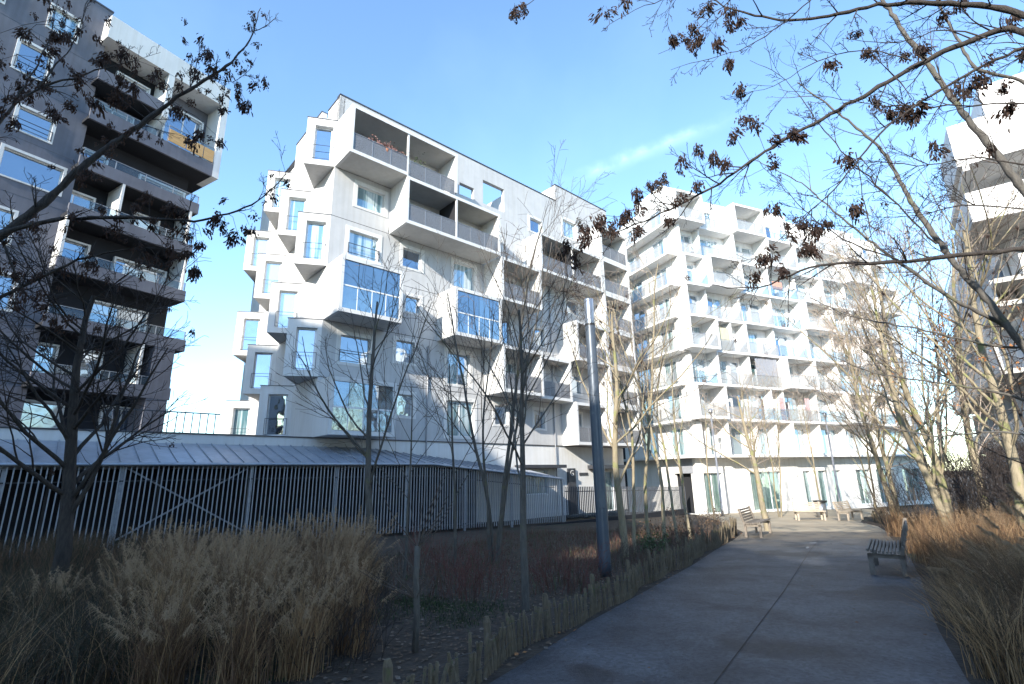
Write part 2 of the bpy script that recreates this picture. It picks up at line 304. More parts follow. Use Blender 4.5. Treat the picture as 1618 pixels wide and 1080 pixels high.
struct(mb.build('path_paint_marks', 'paint'))
mb = MB()
sq = [(8.6, 19.9), (10.4, 20.1), (12.1, 19.0), (13.2, 19.0), (15.6, 23.2), (17.0, 26.5), (20.5, 31.5), (27, 36.5), (30, 46.8), (20.3, 43.2), (13.5, 40.4), (12.8, 36), (11.2, 29)]
mb.add([(x, y, zg(0, y) + .004) for x, y in sq], (tuple(range(len(sq))),))
struct(mb.build('sandy_square', 'sand'))

# ------------------------------------------------------------------ facade helpers
def wall(mb, F, s0, s1, z0, z1, ops=(), p=0.0, depth=.22, m=0, top=True, th=.3):
    S = sorted({s0, s1, *[x for o in ops for x in o[:2]]}); S = [x for x in S if s0 <= x <= s1]
    Zs = sorted({z0, z1, *[x for o in ops for x in o[2:4]]}); Zs = [x for x in Zs if z0 <= x <= z1]
    for i in range(len(S) - 1):
        for j in range(len(Zs) - 1):
            cs, cz = (S[i] + S[i + 1]) / 2, (Zs[j] + Zs[j + 1]) / 2
            if any(o[0] < cs < o[1] and o[2] < cz < o[3] for o in ops): continue
            mb.quad(F(S[i], p, Zs[j]), F(S[i + 1], p, Zs[j]), F(S[i + 1], p, Zs[j + 1]), F(S[i], p, Zs[j + 1]), m)
    for (a, b, c, d) in [o[:4] for o in ops]:
        q = p - depth
        mb.quad(F(a, p, c), F(a, q, c), F(b, q, c), F(b, p, c), m); mb.quad(F(a, p, d), F(b, p, d), F(b, q, d), F(a, q, d), m)
        mb.quad(F(a, p, c), F(a, p, d), F(a, q, d), F(a, q, c), m); mb.quad(F(b, p, c), F(b, q, c), F(b, q, d), F(b, p, d), m)
    if top:
        for i in range(len(S) - 1):
            for j in range(len(Zs) - 1):
                cs, cz = (S[i] + S[i + 1]) / 2, (Zs[j] + Zs[j + 1]) / 2
                if any(o[0] < cs < o[1] and o[2] < cz < o[3] for o in ops): continue
                mb.quad(F(S[i], p - th, Zs[j]), F(S[i + 1], p - th, Zs[j]), F(S[i + 1], p - th, Zs[j + 1]), F(S[i], p - th, Zs[j + 1]), m)
        mb.quad(F(s0, p, z1), F(s1, p, z1), F(s1, p - th, z1), F(s0, p - th, z1), m); mb.quad(F(s0, p, z0), F(s0, p - th, z0), F(s0, p - th, z1), F(s0, p, z1), m); mb.quad(F(s1, p, z0), F(s1, p, z1), F(s1, p - th, z1), F(s1, p - th, z0), m)

def window(par, F, s0, s1, z0, z1, p=0.0, pane='glass', proud=.05, surround=.09, mull=0, rail=False, depth=.17, trans=False, frm='frame'):
    mb = MB(); e = .006
    if surround:
        a, b, c, d = s0 - surround * .35, s1 + surround * .35, z0 - surround * .35, z1 + surround * .35; wd = surround
        pr0, pr1 = p - depth + .02, p + proud
        mb.box(F, a, a + wd, pr0, pr1, c, d); mb.box(F, b - wd, b, pr0, pr1, c, d)
        mb.box(F, a + wd, b - wd, pr0, pr1 - .004, d - wd, d); mb.box(F, a + wd, b - wd, pr0, pr1 - .004, c, c + wd * .6)
        s0, s1, z0, z1 = a + wd, b - wd, c + wd * .6, d - wd
    fw = .055; q0, q1 = p - depth, p - depth + .05
    mb.box(F, s0, s0 + fw, q0, q1, z0, z1); mb.box(F, s1 - fw, s1, q0, q1, z0, z1); mb.box(F, s0 + fw, s1 - fw, q0, q1 - .003, z0, z0 + fw); mb.box(F, s0 + fw, s1 - fw, q0, q1 - .003, z1 - fw, z1)
    for k in range(mull):
        c = s0 + (s1 - s0) * (k + 1) / (mull + 1); mb.box(F, c - fw * .7, c + fw * .7, q0, q1 - .006, z0 + fw, z1 - fw)
    if trans:
        c = z0 + (z1 - z0) * .38; mb.box(F, s0 + fw, s1 - fw, q0, q1 - .009, c - fw * .6, c + fw * .6)
    o = mb.build('window', frm, par)
    for k in range(mull + 1):
        a = s0 + (s1 - s0) * k / (mull + 1) + fw * .6; b = s0 + (s1 - s0) * (k + 1) / (mull + 1) - fw * .6
        g = MB(); tw = random.uniform(-.012, .012)
        g.box(F, a, b, q0 - .01, q0 + .015, z0 + fw * .8, z1 - fw * .8); g.build('pane', pane if isinstance(pane, str) else random.choice(pane), o)
    if rail:
        r = MB(); zt = z0 + (z1 - z0) * .42
        r.box(F, s0 - .06, s1 + .06, p + proud + .03, p + proud + .06, zt, zt + .03); r.box(F, s0 - .06, s1 + .06, p + proud + .03, p + proud + .06, z0 + .06, z0 + .085)
        for c in (s0 - .05, s1 + .03): r.box(F, c, c + .02, p - .02, p + proud + .06, z0 + .06, zt)
        r.build('guard_rail', 'darkmetal', o)
    return o

def railing(par, F, s0, s1, p, z, h=1.0, matp='mesh', step=1.15, sides=None):
    mb = MB(); mb.box(F, s0, s1, p - .02, p + .02, z + h - .03, z + h, 0)
    n = max(1, round((s1 - s0) / step))
    for k in range(n + 1):
        c = s0 + (s1 - s0) * k / n; c = min(max(c, s0 + .02), s1 - .02); mb.box(F, c - .02, c + .02, p - .018, p + .018, z, z + h - .03, 0)
    mb.box(F, s0 + .02, s1 - .02, p - .006, p + .004, z + .05, z + h - .05, 1)
    return mb.build('railing', ['rail', matp], par)

def balcony(par, F, s0, s1, z0, z1, p=1.8, th=.16, left=True, right=True, top=True, posts=(), rail='mesh', glazed=False, back=True, wallmat='white', soff='slab', s_top=None, dividers=(), railh=1.0):
    mb = MB(); st = th
    if left: mb.box(F, s0, s0 + st, .002, p, z0 - .004, z1 + .004, 0)
    if right: mb.box(F, s1 - st, s1, .002, p, z0 - .004, z1 + .004, 0)
    a, b = s0 + (st if left else 0), s1 - (st if right else 0)
    mb.box(F, a, b, .002, p - .012, z0, z0 + .20, 1); mb.box(F, a, b, p - .012, p - .004, z0 + .002, z0 + .198, 0)
    if top: mb.box(F, a, b, .002, p - .012, z1 - .20, z1, 1); mb.box(F, a, b, p - .012, p - .004, z1 - .198, z1 - .002, 0)
    for c in posts: mb.box(F, c - .05, c + .05, p - .12, p - .02, z0 + .20, z1 - .20, 0)
    for c in dividers: mb.box(F, c - .04, c + .04, .002, p - .2, z0 + .2, z1 - .2, 2)
    o = mb.build('balcony', [wallmat, soff, 'dark'], par)
    if rail and not glazed: railing(o, F, a + .02, b - .02, p - .06, z0 + .2, railh, rail)
    if glazed:
        g = MB(); n = 4; zc = z0 + .2 + (z1 - z0 - .4) * .47
        for k in range(n):
            c0 = a + (b - a) * k / n + .015; c1 = a + (b - a) * (k + 1) / n - .015
            x = MB(); x.box(F, c0, c1, p - .08, p - .065, zc + .04, z1 - .21); x.build('pane', 'glaze', o)
            x = MB(); x.box(F, c0, c1, p - .08, p - .065, z0 + .22, zc - .03); x.build('pane', 'glaze', o)
            g.box(F, c0 - .03, c0, p - .095, p - .05, z0 + .2, zc - .03)
        g.box(F, a, b, p - .1, p - .04, zc - .03, zc + .04); g.build('glazing_bar', 'frame', o)
    return o

# ------------------------------------------------------------------ building A: the pale stepped block with boxes
PC = np.array([-9.286, 23.749]); DA = np.array([.73797, .67483]); NA = np.array([DA[1], -DA[0]]); DL = np.array([-DA[1], DA[0]])
FA = frame(PC, DA); FLf = frame(PC, DL, -DA)
zl = lambda k: 1.9 + 2.854 * (k - 1)
A = thing('apartment_building', 'pale grey block with stacked projecting loggias and zigzag corner bay windows', 'building', (PC[0], PC[1], zg(0, PC[1])))
SEND = 24.0
ops = {1: [(4.12, 5.36, 3.1, 4.43), (7.32, 9.56, 2.16, 4.4), (10.9, 12.3, 3.0, 4.35), (14.3, 15.5, 2.9, 4.3), (17.9, 19.3, 2.5, 4.3)],
       2: [(.84, 2.75, 5.55, 7.15), (3.95, 5.35, 6.0, 7.38), (7.31, 9.23, 5.14, 7.26), (10.8, 12.9, 5.0, 7.2), (14.4, 15.6, 5.7, 7.0), (18.0, 19.4, 5.6, 7.1), (21.2, 23.2, 5.0, 7.1)],
       3: [(.6, 2.7, 7.9, 10.0), (4.43, 5.62, 8.94, 10.04), (7.4, 9.4, 7.9, 10.0), (11.2, 12.6, 8.3, 10.0), (14.6, 15.8, 8.6, 10.0), (17.9, 19.8, 7.9, 10.0), (21.2, 23.2, 7.85, 10.0)],
       4: [(.92, 2.88, 11.37, 12.96), (4.15, 5.63, 11.58, 12.9), (7.69, 9.57, 11.08, 13.05), (10.8, 12.9, 10.75, 12.9), (14.6, 15.8, 11.5, 12.8), (18.08, 19.59, 11.64, 12.9), (21.2, 23.2, 10.7, 12.9)],
       5: [(1.21, 3.12, 14.3, 15.77), (4.0, 6.0, 13.6, 15.7), (7.6, 9.4, 13.6, 15.7), (10.9, 11.9, 14.2, 15.7), (14.5, 16.5, 13.6, 15.7), (18, 20, 13.6, 15.7), (21.2, 23.2, 13.6, 15.7)],
       6: [(.7, 2.6, 16.5, 18.6), (4.0, 6.2, 16.5, 18.6), (8.22, 9.42, 17.75, 18.6), (10.19, 12.11, 17.8, 19.6), (14.47, 15.93, 17.2, 18.45), (18.11, 19.9, 17.95, 19.6)]}
HOLES = {(8.22, 9.42), (10.19, 12.11)}
for k in range(1, 7):
    z0, z1 = zl(k) + .014, zl(k + 1) - (.014 if k < 6 else 0)
    mb = MB()
    if k < 6: wall(mb, FA, 0, SEND, z0, z1, ops[k], top=False)
    else:
        wall(mb, FA, 0, 17.5, z0, 20.72, [o for o in ops[6] if o[0] < 17], depth=.3, top=True); wall(mb, FA, 17.5, SEND, z0, 22.15, [o for o in ops[6] if o[0] > 17], top=True)
    mb.build('wall_panel', 'render', A)
    for o in ops[k]:
        if (o[0], o[1]) in HOLES and k == 6: continue
        small = (o[1] - o[0]) < 1.6
        window(A, FA, *o, pane=['glass', 'glass', 'glass_c', 'glass_c'] if not small else 'glass', surround=.20 if small else .22, proud=.03, mull=0 if small else 1 if (o[3] - o[2]) > 2 else 0, rail=(o[3] - o[2]) > 1.5 and not small and k in (2, 4, 5) and o[0] < 3, frm='white')
# dark core added behind the skin to block light, terrace behind the top wall, ground floor
core = MB()
core.box(FA, .05, 7.6, -12.5, -.235, -2.6, 20.3, 0); core.box(FA, 7.6, 13.4, -12.5, -.235, -2.6, 16.4, 0); core.box(FA, 13.4, SEND - .05, -12.5, -.235, -2.6, 19.3, 0)
core.box(FA, 17.6, SEND - .05, -9, -.31, 19.3, 21.6, 0)
core.build('core', 'dark', A)
r = MB(); r.box(FA, 12.3, 12.6, -6, -.31, 16.4, 19.4, 0); r.box(FA, 17.5, 17.8, -9, -.31, 19.3, 22.14, 0); r.box(FA, 7.3, 7.6, -5, -.31, 16.4, 20.6, 0); r.build('terrace_wall', 'white', A)
c = MB(); c.box(FA, -.04, 17.5, -.34, .04, 20.724, 20.79); c.box(FA, 17.46, SEND + .04, -.34, .04, 22.154, 22.22); c.box(FLf, .05, 1.6, -.34, .04, 20.63, 20.70); c.box(FLf, 2.6, 6.75, -.34, .04, 21.204, 21.27); c.box(FLf, 6.75, 13.2, -.34, .04, 19.604, 19.67); c.build('coping', 'coping', A)
# left facade and bays
for k in range(1, 8):
    mb = MB(); z0, z1 = zl(k) + .012, zl(k + 1) - .012
    if k < 6: wall(mb, FLf, 0, 13.2, z0, z1, top=False)
    elif k == 6: wall(mb, FLf, 0, 1.6, z0, 20.63, top=True); wall(mb, FLf, 1.6, 2.6, z0, 20.2, top=True); wall(mb, FLf, 2.6, 6.75, z0, 21.2, top=True); wall(mb, FLf, 6.75, 13.2, z0, 19.6, top=True)
    else: continue
    mb.build('wall_panel', 'white', A)
bd = np.array([-.97, -.2431])
def bay(col, k):
    R0 = PC + DL * (col * 3.27); L0 = R0 + bd * 1.57; B0 = R0 + DL * 2.9
    zb, zt = zl(k), zl(k + 1) - .02
    P = lambda q, z: (q[0], q[1], z + EYE)
    FB = frame(L0, -bd); n_ = FB.n
    mb = MB(); ww = 1.57; o = (.42, 1.36, zb + .30, zt - .42)
    wall(mb, FB, 0, ww, zb, zt, [o], p=0, depth=.28, top=False)
    mb.quad(P(L0, zb), P(L0, zt), P(B0, zt), P(B0, zb)); mb.add([P(L0, zt), P(R0, zt), P(B0, zt)], ((0, 1, 2),))
    mb.add([P(L0, zb), P(R0, zb), P(B0, zb)], ((2, 1, 0),), 1)
    b = mb.build('bay_window', ['white', 'render'], A)
    t = MB(); t.add([P(L0 + bd * .03 + n_ * .03, zt), P(R0 + n_ * .03, zt), P(B0, zt), P(L0 + bd * .03 + n_ * .03, zt + .035), P(R0 + n_ * .03, zt + .035), P(B0, zt + .035)], ((0, 1, 4, 3), (1, 2, 5, 4), (2, 0, 3, 5), (3, 4, 5), (2, 1, 0))); t.build('coping', 'coping', b)
    g = MB(); fw = .06; s0, s1, z0, z1 = o; q0 = -.28
    g.box(FB, s0, s0 + fw, q0, q0 + .06, z0, z1); g.box(FB, s1 - fw * 2.2, s1, q0, q0 + .06, z0, z1); g.box(FB, s0 + fw, s1 - fw, q0, q0 + .055, z0, z0 + fw); g.box(FB, s0 + fw, s1 - fw, q0, q0 + .055, z1 - fw, z1); g.build('window_frame', 'frame', b)
    g = MB(); g.box(FB, s0 + fw * .8, s1 - fw * 1.8, q0 - .01, q0 + .02, z0 + fw * .8, z1 - fw * .8); g.build('pane', ['glass', 'glass_c', 'glass_p'][(col * 2 + k) % 3], b)
    g = MB(); zc = z0 + .85
    g.tube([FB(s0 - .05, .005, zc), FB(s0 - .05, .06, zc), FB(s1 + .05, .06, zc), FB(s1 + .05, .005, zc)], [.014] * 4, 5)
    for c in (s0 - .05, s1 + .05): g.tube([FB(c, .06, zc), FB(c, .06, z0 + .05)], [.012] * 2, 5)
    g.tube([FB(s0 - .05, .06, z0 + .05), FB(s1 + .05, .06, z0 + .05)], [.012] * 2, 5); g.build('guard_rail', 'darkmetal', b)
for c_, k_ in ((0, 6), (0, 4), (0, 2), (1, 5), (1, 3), (1, 1), (2, 6), (2, 4), (2, 2), (3, 5), (3, 3), (3, 1)): bay(c_, k_)
# projecting loggias on the long face
balcony(A, FA, .0, 3.42, zl(6), zl(7) + .0, 1.8, right=False, rail='mesh')
b = MB(); b.box(FA, 3.42, 6.75, .002, 1.788, zl(7) - .2, zl(7), 1); b.box(FA, 3.42, 6.75, 1.788, 1.796, zl(7) - .198, zl(7) - .002, 0); b.box(FA, 6.6, 6.76, .002, 1.8, zl(6) + .21, zl(7) + .004, 0); b.box(FA, 3.34, 3.44, 1.66, 1.76, zl(6) + .2, zl(7) - .2, 0)
bo = b.build('balcony', ['white', 'slab'], A); railing(bo, FA, 3.5, 6.6, 1.74, zl(6) + .02, 1.0, 'mesh')
balcony(A, FA, 3.36, 10.14, zl(5), zl(6), 1.8, posts=(6.75,), dividers=(6.75,))
balcony(A, FA, 10.22, 13.72, zl(4), zl(5), 1.8, left=True)
balcony(A, FA, 13.76, 20.46, zl(5), zl(6), 1.8, posts=(17.1,), dividers=(17.1,))
balcony(A, FA, .0, 3.36, zl(3), zl(4), 1.8, glazed=True)
balcony(A, FA, 6.7, 10.18, zl(3), zl(4), 1.8, glazed=True)
balcony(A, FA, -.08, 3.2, zl(1), zl(2) - .25, 1.8, glazed=True)
balcony(A, FA, 17.1, 20.5, zl(3), zl(4), 1.8)
balcony(A, FA, 10.22, 13.6, zl(2), zl(3), 1.8)
balcony(A, FA, 17.1, 20.5, zl(1), zl(2), 1.4)
balcony(A, FA, 13.8, 17.0, zl(2), zl(3), 1.2, left=False)
for k in (6, 5, 4, 3, 2, 1): balcony(A, FA, 20.56, SEND, zl(k), zl(k + 1) - .01, 1.8, top=True)
# ground floor with door, dark openings and joint line
gf = MB(); gops = [(13.2, 15.6, -1.2, .35), (20.2, 22.6, -2.6, .2)]
wall(gf, FA, -14, SEND, -2.6, 1.86, gops, p=-.05, depth=.18, top=False); gf.build('ground_floor_wall', 'white', A)
g = MB(); g.box(FA, -14, SEND, -.06, .012, 1.865, 1.905); g.build('joint', 'coping', A)
for o_ in gops: window(A, FA, *o_, p=-.05, pane='glass_d', surround=.05, proud=.0, mull=1)
g = MB(); g.box(FA, 12.6, 16.4, .0, .9, .42, .62); g.build('door_canopy', 'darkmetal', A)
g = MB(); g.box(FA, 19.6, 23.4, .0, 1.2, .35, .6); g.build('door_canopy', 'darkmetal', A)
g = MB(); g.box(FA, 17.4, 18.15, .0, .12, -2.6, .40); g.build('entrance_panel', 'darkmetal', A)
g = MB(); g.box(FA, 18.7, 19.6, -.045, -.0, -.08, .10); g.build('name_plate', 'coping', A)
for s_ in (3.6, 6.95, 13.9, 16.9):
    g = MB(); g.box(FA, s_, s_ + .02, -.01, .004, 1.95, 18.9 if s_ > 10 else 7.5); g.build('panel_joint', 'slab', A)
for s_ in (6.1, 16.3): g = MB(); g.tube([FA(s_, .06, -2.5), FA(s_, .06, 7.2 if s_ < 10 else 16.0)], [.045, .045], 8); g.build('downpipe', 'rail', A)
# podium left of the corner
g = MB(); g.box(FA, -14, -.02, -13, -.06, -2.6, 1.84, 0); g.box(FA, -14, -.02, -13, -.03, 1.846, 1.90, 1); g.build('podium', ['white', 'coping'], A)
pr = MB()
for i in range(13):
    s_ = -7.2 + i * .3; pr.box(FA, s_, s_ + .035, -2.5, -2.465, 1.9, 2.95)
pr.box(FA, -7.3, -3.4, -2.51, -2.455, 2.95, 3.0); pr.build('terrace_railing', 'darkmetal', A)
# letter G on the entrance panel
def text_obj(s, size, parent, F, s_, p_, z_, material):
    cu = bpy.data.curves.new('letter', 'FONT'); cu.body = s; cu.size = size; cu.extrude = .004
    ob = bpy.data.objects.new('letter', cu); COL.objects.link(ob)
    dg = bpy.context.evaluated_depsgraph_get(); me = bpy.data.meshes.new_from_object(ob.evaluated_get(dg)); bpy.data.objects.remove(ob)
    me.materials.clear(); me.materials.append(M[material])
    o = bpy.data.objects.new('letter', me); COL.objects.link(o); o.parent = parent; po = ORIG[parent.name]
    mw = Matrix(((F.d[0], 0, F.n[0], 0), (F.d[1], 0, F.n[1], 0), (0, 1, 0, 0), (0, 0, 0, 1))); q = F(s_, p_, z_)
    o.matrix_local = Matrix.Translation((q[0] - po[0], q[1] - po[1], q[2] - po[2])) @ mw; ORIG[o.name] = q
    return o
text_obj('G', .52, A, FA, 17.58, .125, -.08, 'white')

# ------------------------------------------------------------------ building D on the left
PD = np.array([-19.018, 27.579]); DD = np.array([.50665, .86215]); FD = frame(PD, DD)
D = thing('apartment_building', 'dark grey block with recessed balconies and a white top volume on the left', 'building', (PD[0], PD[1], zg(0, PD[1])))
LV = [1.5, 4.38, 7.22, 10.1, 12.98, 15.75, 18.6]
wl = [(-8.26, -7.01, 22.4, 23.83), (-9.07, -7.72, 19.3, 21.05), (-8.53, -7.03, 16.3, 17.64), (-8.67, -6.23, 13.8, 15.3), (-8.9, -7.6, 10.6, 12.3), (-8.3, -7.0, 7.6, 9.3), (-8.6, -7.2, 4.9, 6.4), (-10.9, -9.7, 16.3, 17.9), (-11.0, -9.8, 10.6, 12.2), (-11, -9.9, 22.3, 23.8)]
mb = MB(); wl = [(a + .25, b + .25, c * 1.028, d * 1.028) for a, b, c, d in wl]; wall(mb, FD, -34, -5.55, -3, 26.2, wl, p=-.9, depth=.22, top=True)
mb.quad(FD(-5.55, -.9, -3), FD(-5.55, -1.75, -3), FD(-5.55, -1.75, 24), FD(-5.55, -.9, 24))
for z in (21.6, 18.9, 16.05, 13.2, 10.4): pass
mb.build('wall', 'render_grey', D)
g = MB(); g.box(FD, -34, -5.5, -1.25, -.86, 26.204, 26.3); g.build('coping', 'coping', D)
g = MB()
for z in (21.75, 18.75, 15.9, 13.1, 10.3): g.box(FD, -16, -5.6, -.93, -.894, z * 1.028, z * 1.028 + .02)
g.build('joint', 'coping', D)
for o_ in wl: window(D, FD, *o_, p=-.9, pane=['glass', 'glass', 'glass_c'], surround=.13, proud=.05, rail=(o_[1] - o_[0] < 2), frm='white')
# recessed middle: back wall, slabs with solid upstands, fins
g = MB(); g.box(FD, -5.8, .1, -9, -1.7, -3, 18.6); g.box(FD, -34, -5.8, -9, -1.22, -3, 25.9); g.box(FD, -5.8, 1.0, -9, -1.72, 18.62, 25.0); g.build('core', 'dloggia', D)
rec = [(-5.5, -3.9, 2.2, 3.9), (-2.3, -.4, 2.3, 3.95), (-5.75, -4.6, 5.0, 6.7), (-3.68, -2.72, 4.9, 6.7), (-3.65, -1.0, 7.75, 9.4), (-5.5, -4.2, 10.5, 12.3), (-3.0, -.4, 10.6, 12.1), (-5.56, -4.4, 13.3, 15.0), (-2.5, -1.2, 13.4, 15.1), (-5.5, -4.2, 16.1, 17.6), (-2.58, -.1, 16.1, 17.5)]
for o_ in rec: window(D, FD, *o_, p=-1.5, pane=['glass', 'glass', 'glass_p'], surround=.10, proud=.06, mull=1 if o_[1] - o_[0] > 1.8 else 0, frm='white')
for i, z in enumerate(LV[1:6]):
    x1 = .55 if i in (1,) else .15
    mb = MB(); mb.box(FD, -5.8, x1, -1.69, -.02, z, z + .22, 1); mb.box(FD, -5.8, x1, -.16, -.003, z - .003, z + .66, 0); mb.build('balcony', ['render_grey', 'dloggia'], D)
    railing(D, FD, -5.7, x1 - .05, -.08, z + .66, .5, 'clear', 1.4)
for s_, z0, z1 in ((-3.8, 12.98, 15.75), (-5.78, 10.32, 12.98), (-1.6, 4.6, 7.22), (-.15, 10.32, 12.98), (-.3, 13.2, 15.75)):
    mb = MB(); mb.box(FD, s_, s_ + .12, -1.69, -.005, z0 + .0, z1 - .003); mb.build('fin', 'white', D)
mb = MB(); mb.box(FD, -1.0, .05, -1.69, -.02, 1.5, 7.2); mb.build('pier', 'render_grey', D)
# white top volume: roof band, right hand wall and a hanging fin frame two deep loggias
mb = MB(); mb.box(FD, -5.8, 1.0, -1.72, .02, 23.85, 25.3); mb.box(FD, .6, 1.0, -1.72, .018, 18.6, 23.848); mb.hexa([FD(-2.62, -1.6, 23.84), FD(-2.3, -1.6, 23.84), FD(-2.3, .01, 23.84), FD(-2.62, .01, 23.84), FD(-2.62, -1.6, 19.5), FD(-2.3, -1.6, 19.5), FD(-2.3, .01, 20.9), FD(-2.62, .01, 20.9)]); mb.box(FD, -5.8, 1.0, -9, -1.721, 24.99, 25.28); mb.quad(FD(1, -1.72, 18.6), FD(1, -9, 18.6), FD(1, -9, 25.0), FD(1, -1.72, 25.0)); mb.build('top_volume', 'white', D)
g = MB(); g.box(FD, -5.8, .6, -1.72, -.02, 18.62, 18.8); g.build('floor_slab', 'dloggia', D)
g = MB(); g.box(FD, -5.8, .6, -.12, .012, 18.6, 19.45); g.build('balcony_front', 'render_grey', D)
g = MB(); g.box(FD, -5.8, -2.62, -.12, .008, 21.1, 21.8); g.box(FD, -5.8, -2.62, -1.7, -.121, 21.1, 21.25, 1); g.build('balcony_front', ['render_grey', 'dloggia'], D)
g = MB(); g.box(FD, -2.3, .6, -1.715, -1.62, 18.8, 23.84); g.build('loggia_wall', 'render_grey', D)
window(D, FD, -4.6, -2.9, 21.6, 23.2, p=-1.5, pane='glass', surround=.08, mull=1)
window(D, FD, -5.4, -3.4, 19.1, 20.8, p=-1.5, pane='glass_p', surround=.08, mull=1)
window(D, FD, -1.9, .3, 19.6, 22.9, p=-1.45, pane='glass', surround=.10, mull=1)
railing(D, FD, -5.75, -2.65, -.05, 19.45, .45, 'clear', 1.4)
railing(D, FD, -2.15, .55, .03, 19.45, 1.1, 'clear', 1.3)
for s0, s1 in ((-2.1, -1.15), (-1.1, -.15), (-.1, .5)):
    mb = MB(); mb.box(FD, s0, s1, .06, .09, 19.5, 20.3); mb.build('board', 'orange', D)

# ------------------------------------------------------------------ building B, far white block
PB = np.array([20.349, 42.877]); DB = np.array([.91932, .39352]); FB_ = frame(PB, DB); FBl = frame(PB + DB * -7.0, np.array([-.39352, .91932]), np.array([-.91932, -.39352]))
B = thing('apartment_building', 'sunlit white block with staggered balconies and fins beyond the square', 'building', (PB[0], PB[1], zg(0, PB[1])))
LB = [1.12 + 2.78 * k for k in range(9)]          # 1.12 ... 23.36
sb = [-8.2 + 3.6 * i for i in range(9)]
S0, S1 = -7.0, 22.0
rb = random.Random(5)
BOX = {(0, 7), (1, 5), (0, 3), (0, 1), (3, 6), (4, 4), (6, 6), (6, 3), (3, 2), (5, 1), (7, 5), (2, 7)}
for k in range(8):
    wops = []
    for i in range(8):
        a = max(sb[i], S0); b = sb[i + 1]
        if b - a < 2: continue
        w0 = a + .45 + rb.random() * .5; w1 = min(b - .25, w0 + rb.choice((1.3, 1.9, 2.2))); wops.append((w0, w1, LB[k] + .12, LB[k] + 2.32))
        if w1 < b - 1.1: wops.append((w1 + .3, b - .2, LB[k] + .12, LB[k] + 2.32))
    mb = MB(); top = LB[k + 1] - .01; wall(mb, FB_, S0, S1, LB[k] + .01, top, wops, depth=.2, top=False); mb.build('wall_panel', 'white_b', B)
    for o_ in wops: window(B, FB_, *o_, pane=['glass', 'glass_c', 'glass_p', 'glass_p', 'glass_c'], surround=0, mull=1 if o_[1] - o_[0] > 1.2 else 0, depth=.14)
    lops = [(1.0, 2.6, LB[k] + .15, LB[k] + 2.3), (4.4, 6.2, LB[k] + .15, LB[k] + 2.3)]
    mb = MB(); wall(mb, FBl, 0.0, 9, LB[k] + .01, top, lops, depth=.2, top=False); mb.build('wall_panel', 'white_b', B)
    for o_ in lops: window(B, FBl, *o_, pane=['glass_c', 'glass_p', 'glass_p'], surround=0, depth=.14, mull=1)
    for i in range(8):
        a = max(sb[i], S0); b = sb[i + 1]
        if (i, k) in BOX:
            balcony(B, FB_, a if i else a - .6, b, LB[k], LB[k + 1] - .02, 1.7, rail='mesh_w', wallmat='white_b', soff='white_b')
        else:
            pw = rb.choice((1.0, 1.15, 1.3)); mb = MB(); mb.box(FB_, a + .004, b - .004, .002, pw, LB[k] - .09, LB[k] + .09)
            if rb.random() < .8: mb.box(FB_, a + .02, a + .15, .002, pw - .01 if rb.random() < .6 else pw * .7, LB[k] + .092, LB[k + 1] - .10)
            if rb.random() < .35: mb.box(FB_, b - 1.5, b - 1.38, .002, pw * .8, LB[k] + .092, LB[k + 1] - .10)
            bo = mb.build('balcony', 'white_b', B)
            if k: railing(bo, FB_, a + .16, b - .02, pw - .06, LB[k] + .09, 1.0, rb.choice(('mesh_w', 'clear', 'clear', 'mesh_w')), 1.7)
    mb = MB(); mb.box(FBl, -.6, 8.5, .002, 1.1, LB[k] - .09, LB[k] + .09); bo = mb.build('balcony', 'white_b', B)
    if k: railing(bo, FBl, .1, 8.4, 1.04, LB[k] + .09, 1.0, 'mesh_w', 2.0)
core = MB(); core.box(FB_, S0 + .45, S1 - .1, -11, -.36, -3.4, 23.3); core.build('core', 'dark', B)
g = MB(); wall(g, FB_, S0, S1, 23.36, 23.95, p=.03, top=True, th=.4); wall(g, FBl, 0, 9, 23.36, 23.95, p=.03, top=True); g.quad(FB_(S1, .03, -3.3), FB_(S1, -11, -3.3), FB_(S1, -11, 23.9), FB_(S1, .03, 23.9)); g.box(FB_, S0 + .5, S1, -11, -.1, 23.32, 23.4); g.build('parapet', 'white_b', B)
for s0, s1, h in ((-8.1, -4.6, 25.1), (5, 8.6, 25.0), (15, 19, 24.9)):
    g = MB(); g.box(FB_, max(s0, S0) + .05, s1, -4.5, -.6, 23.41, h); g.build('penthouse', 'white_b', B)
gw = [(-6.3, -4.4), (-1.5, 2.0), (4.6, 5.5), (6.4, 7.5), (8.2, 9.4), (11.4, 13.3), (14.2, 16.8), (18, 20.8)]
mb = MB(); wall(mb, FB_, S0, S1, -3.4, 1.10, [(a, b, -3.1, -.1) for a, b in gw], depth=.35, top=False); mb.build('ground_floor_wall', 'white_b', B)
for a, b in gw: window(B, FB_, a, b, -3.1, -.1, pane='glass_d', surround=0, depth=.3, mull=2 if b - a > 2 else (1 if b - a > 1.5 else 0))
mb = MB(); wall(mb, FBl, 0, 9, -3.4, 1.1, [(.6, 2.6, -3.1, -.1)], depth=.35, top=False); mb.build('ground_floor_wall', 'white_b', B)
g = MB(); g.box(FBl, .3, 1.6, .01, .06, -.1, 1.3); g.build('louvre_panel', 'greymesh', B)
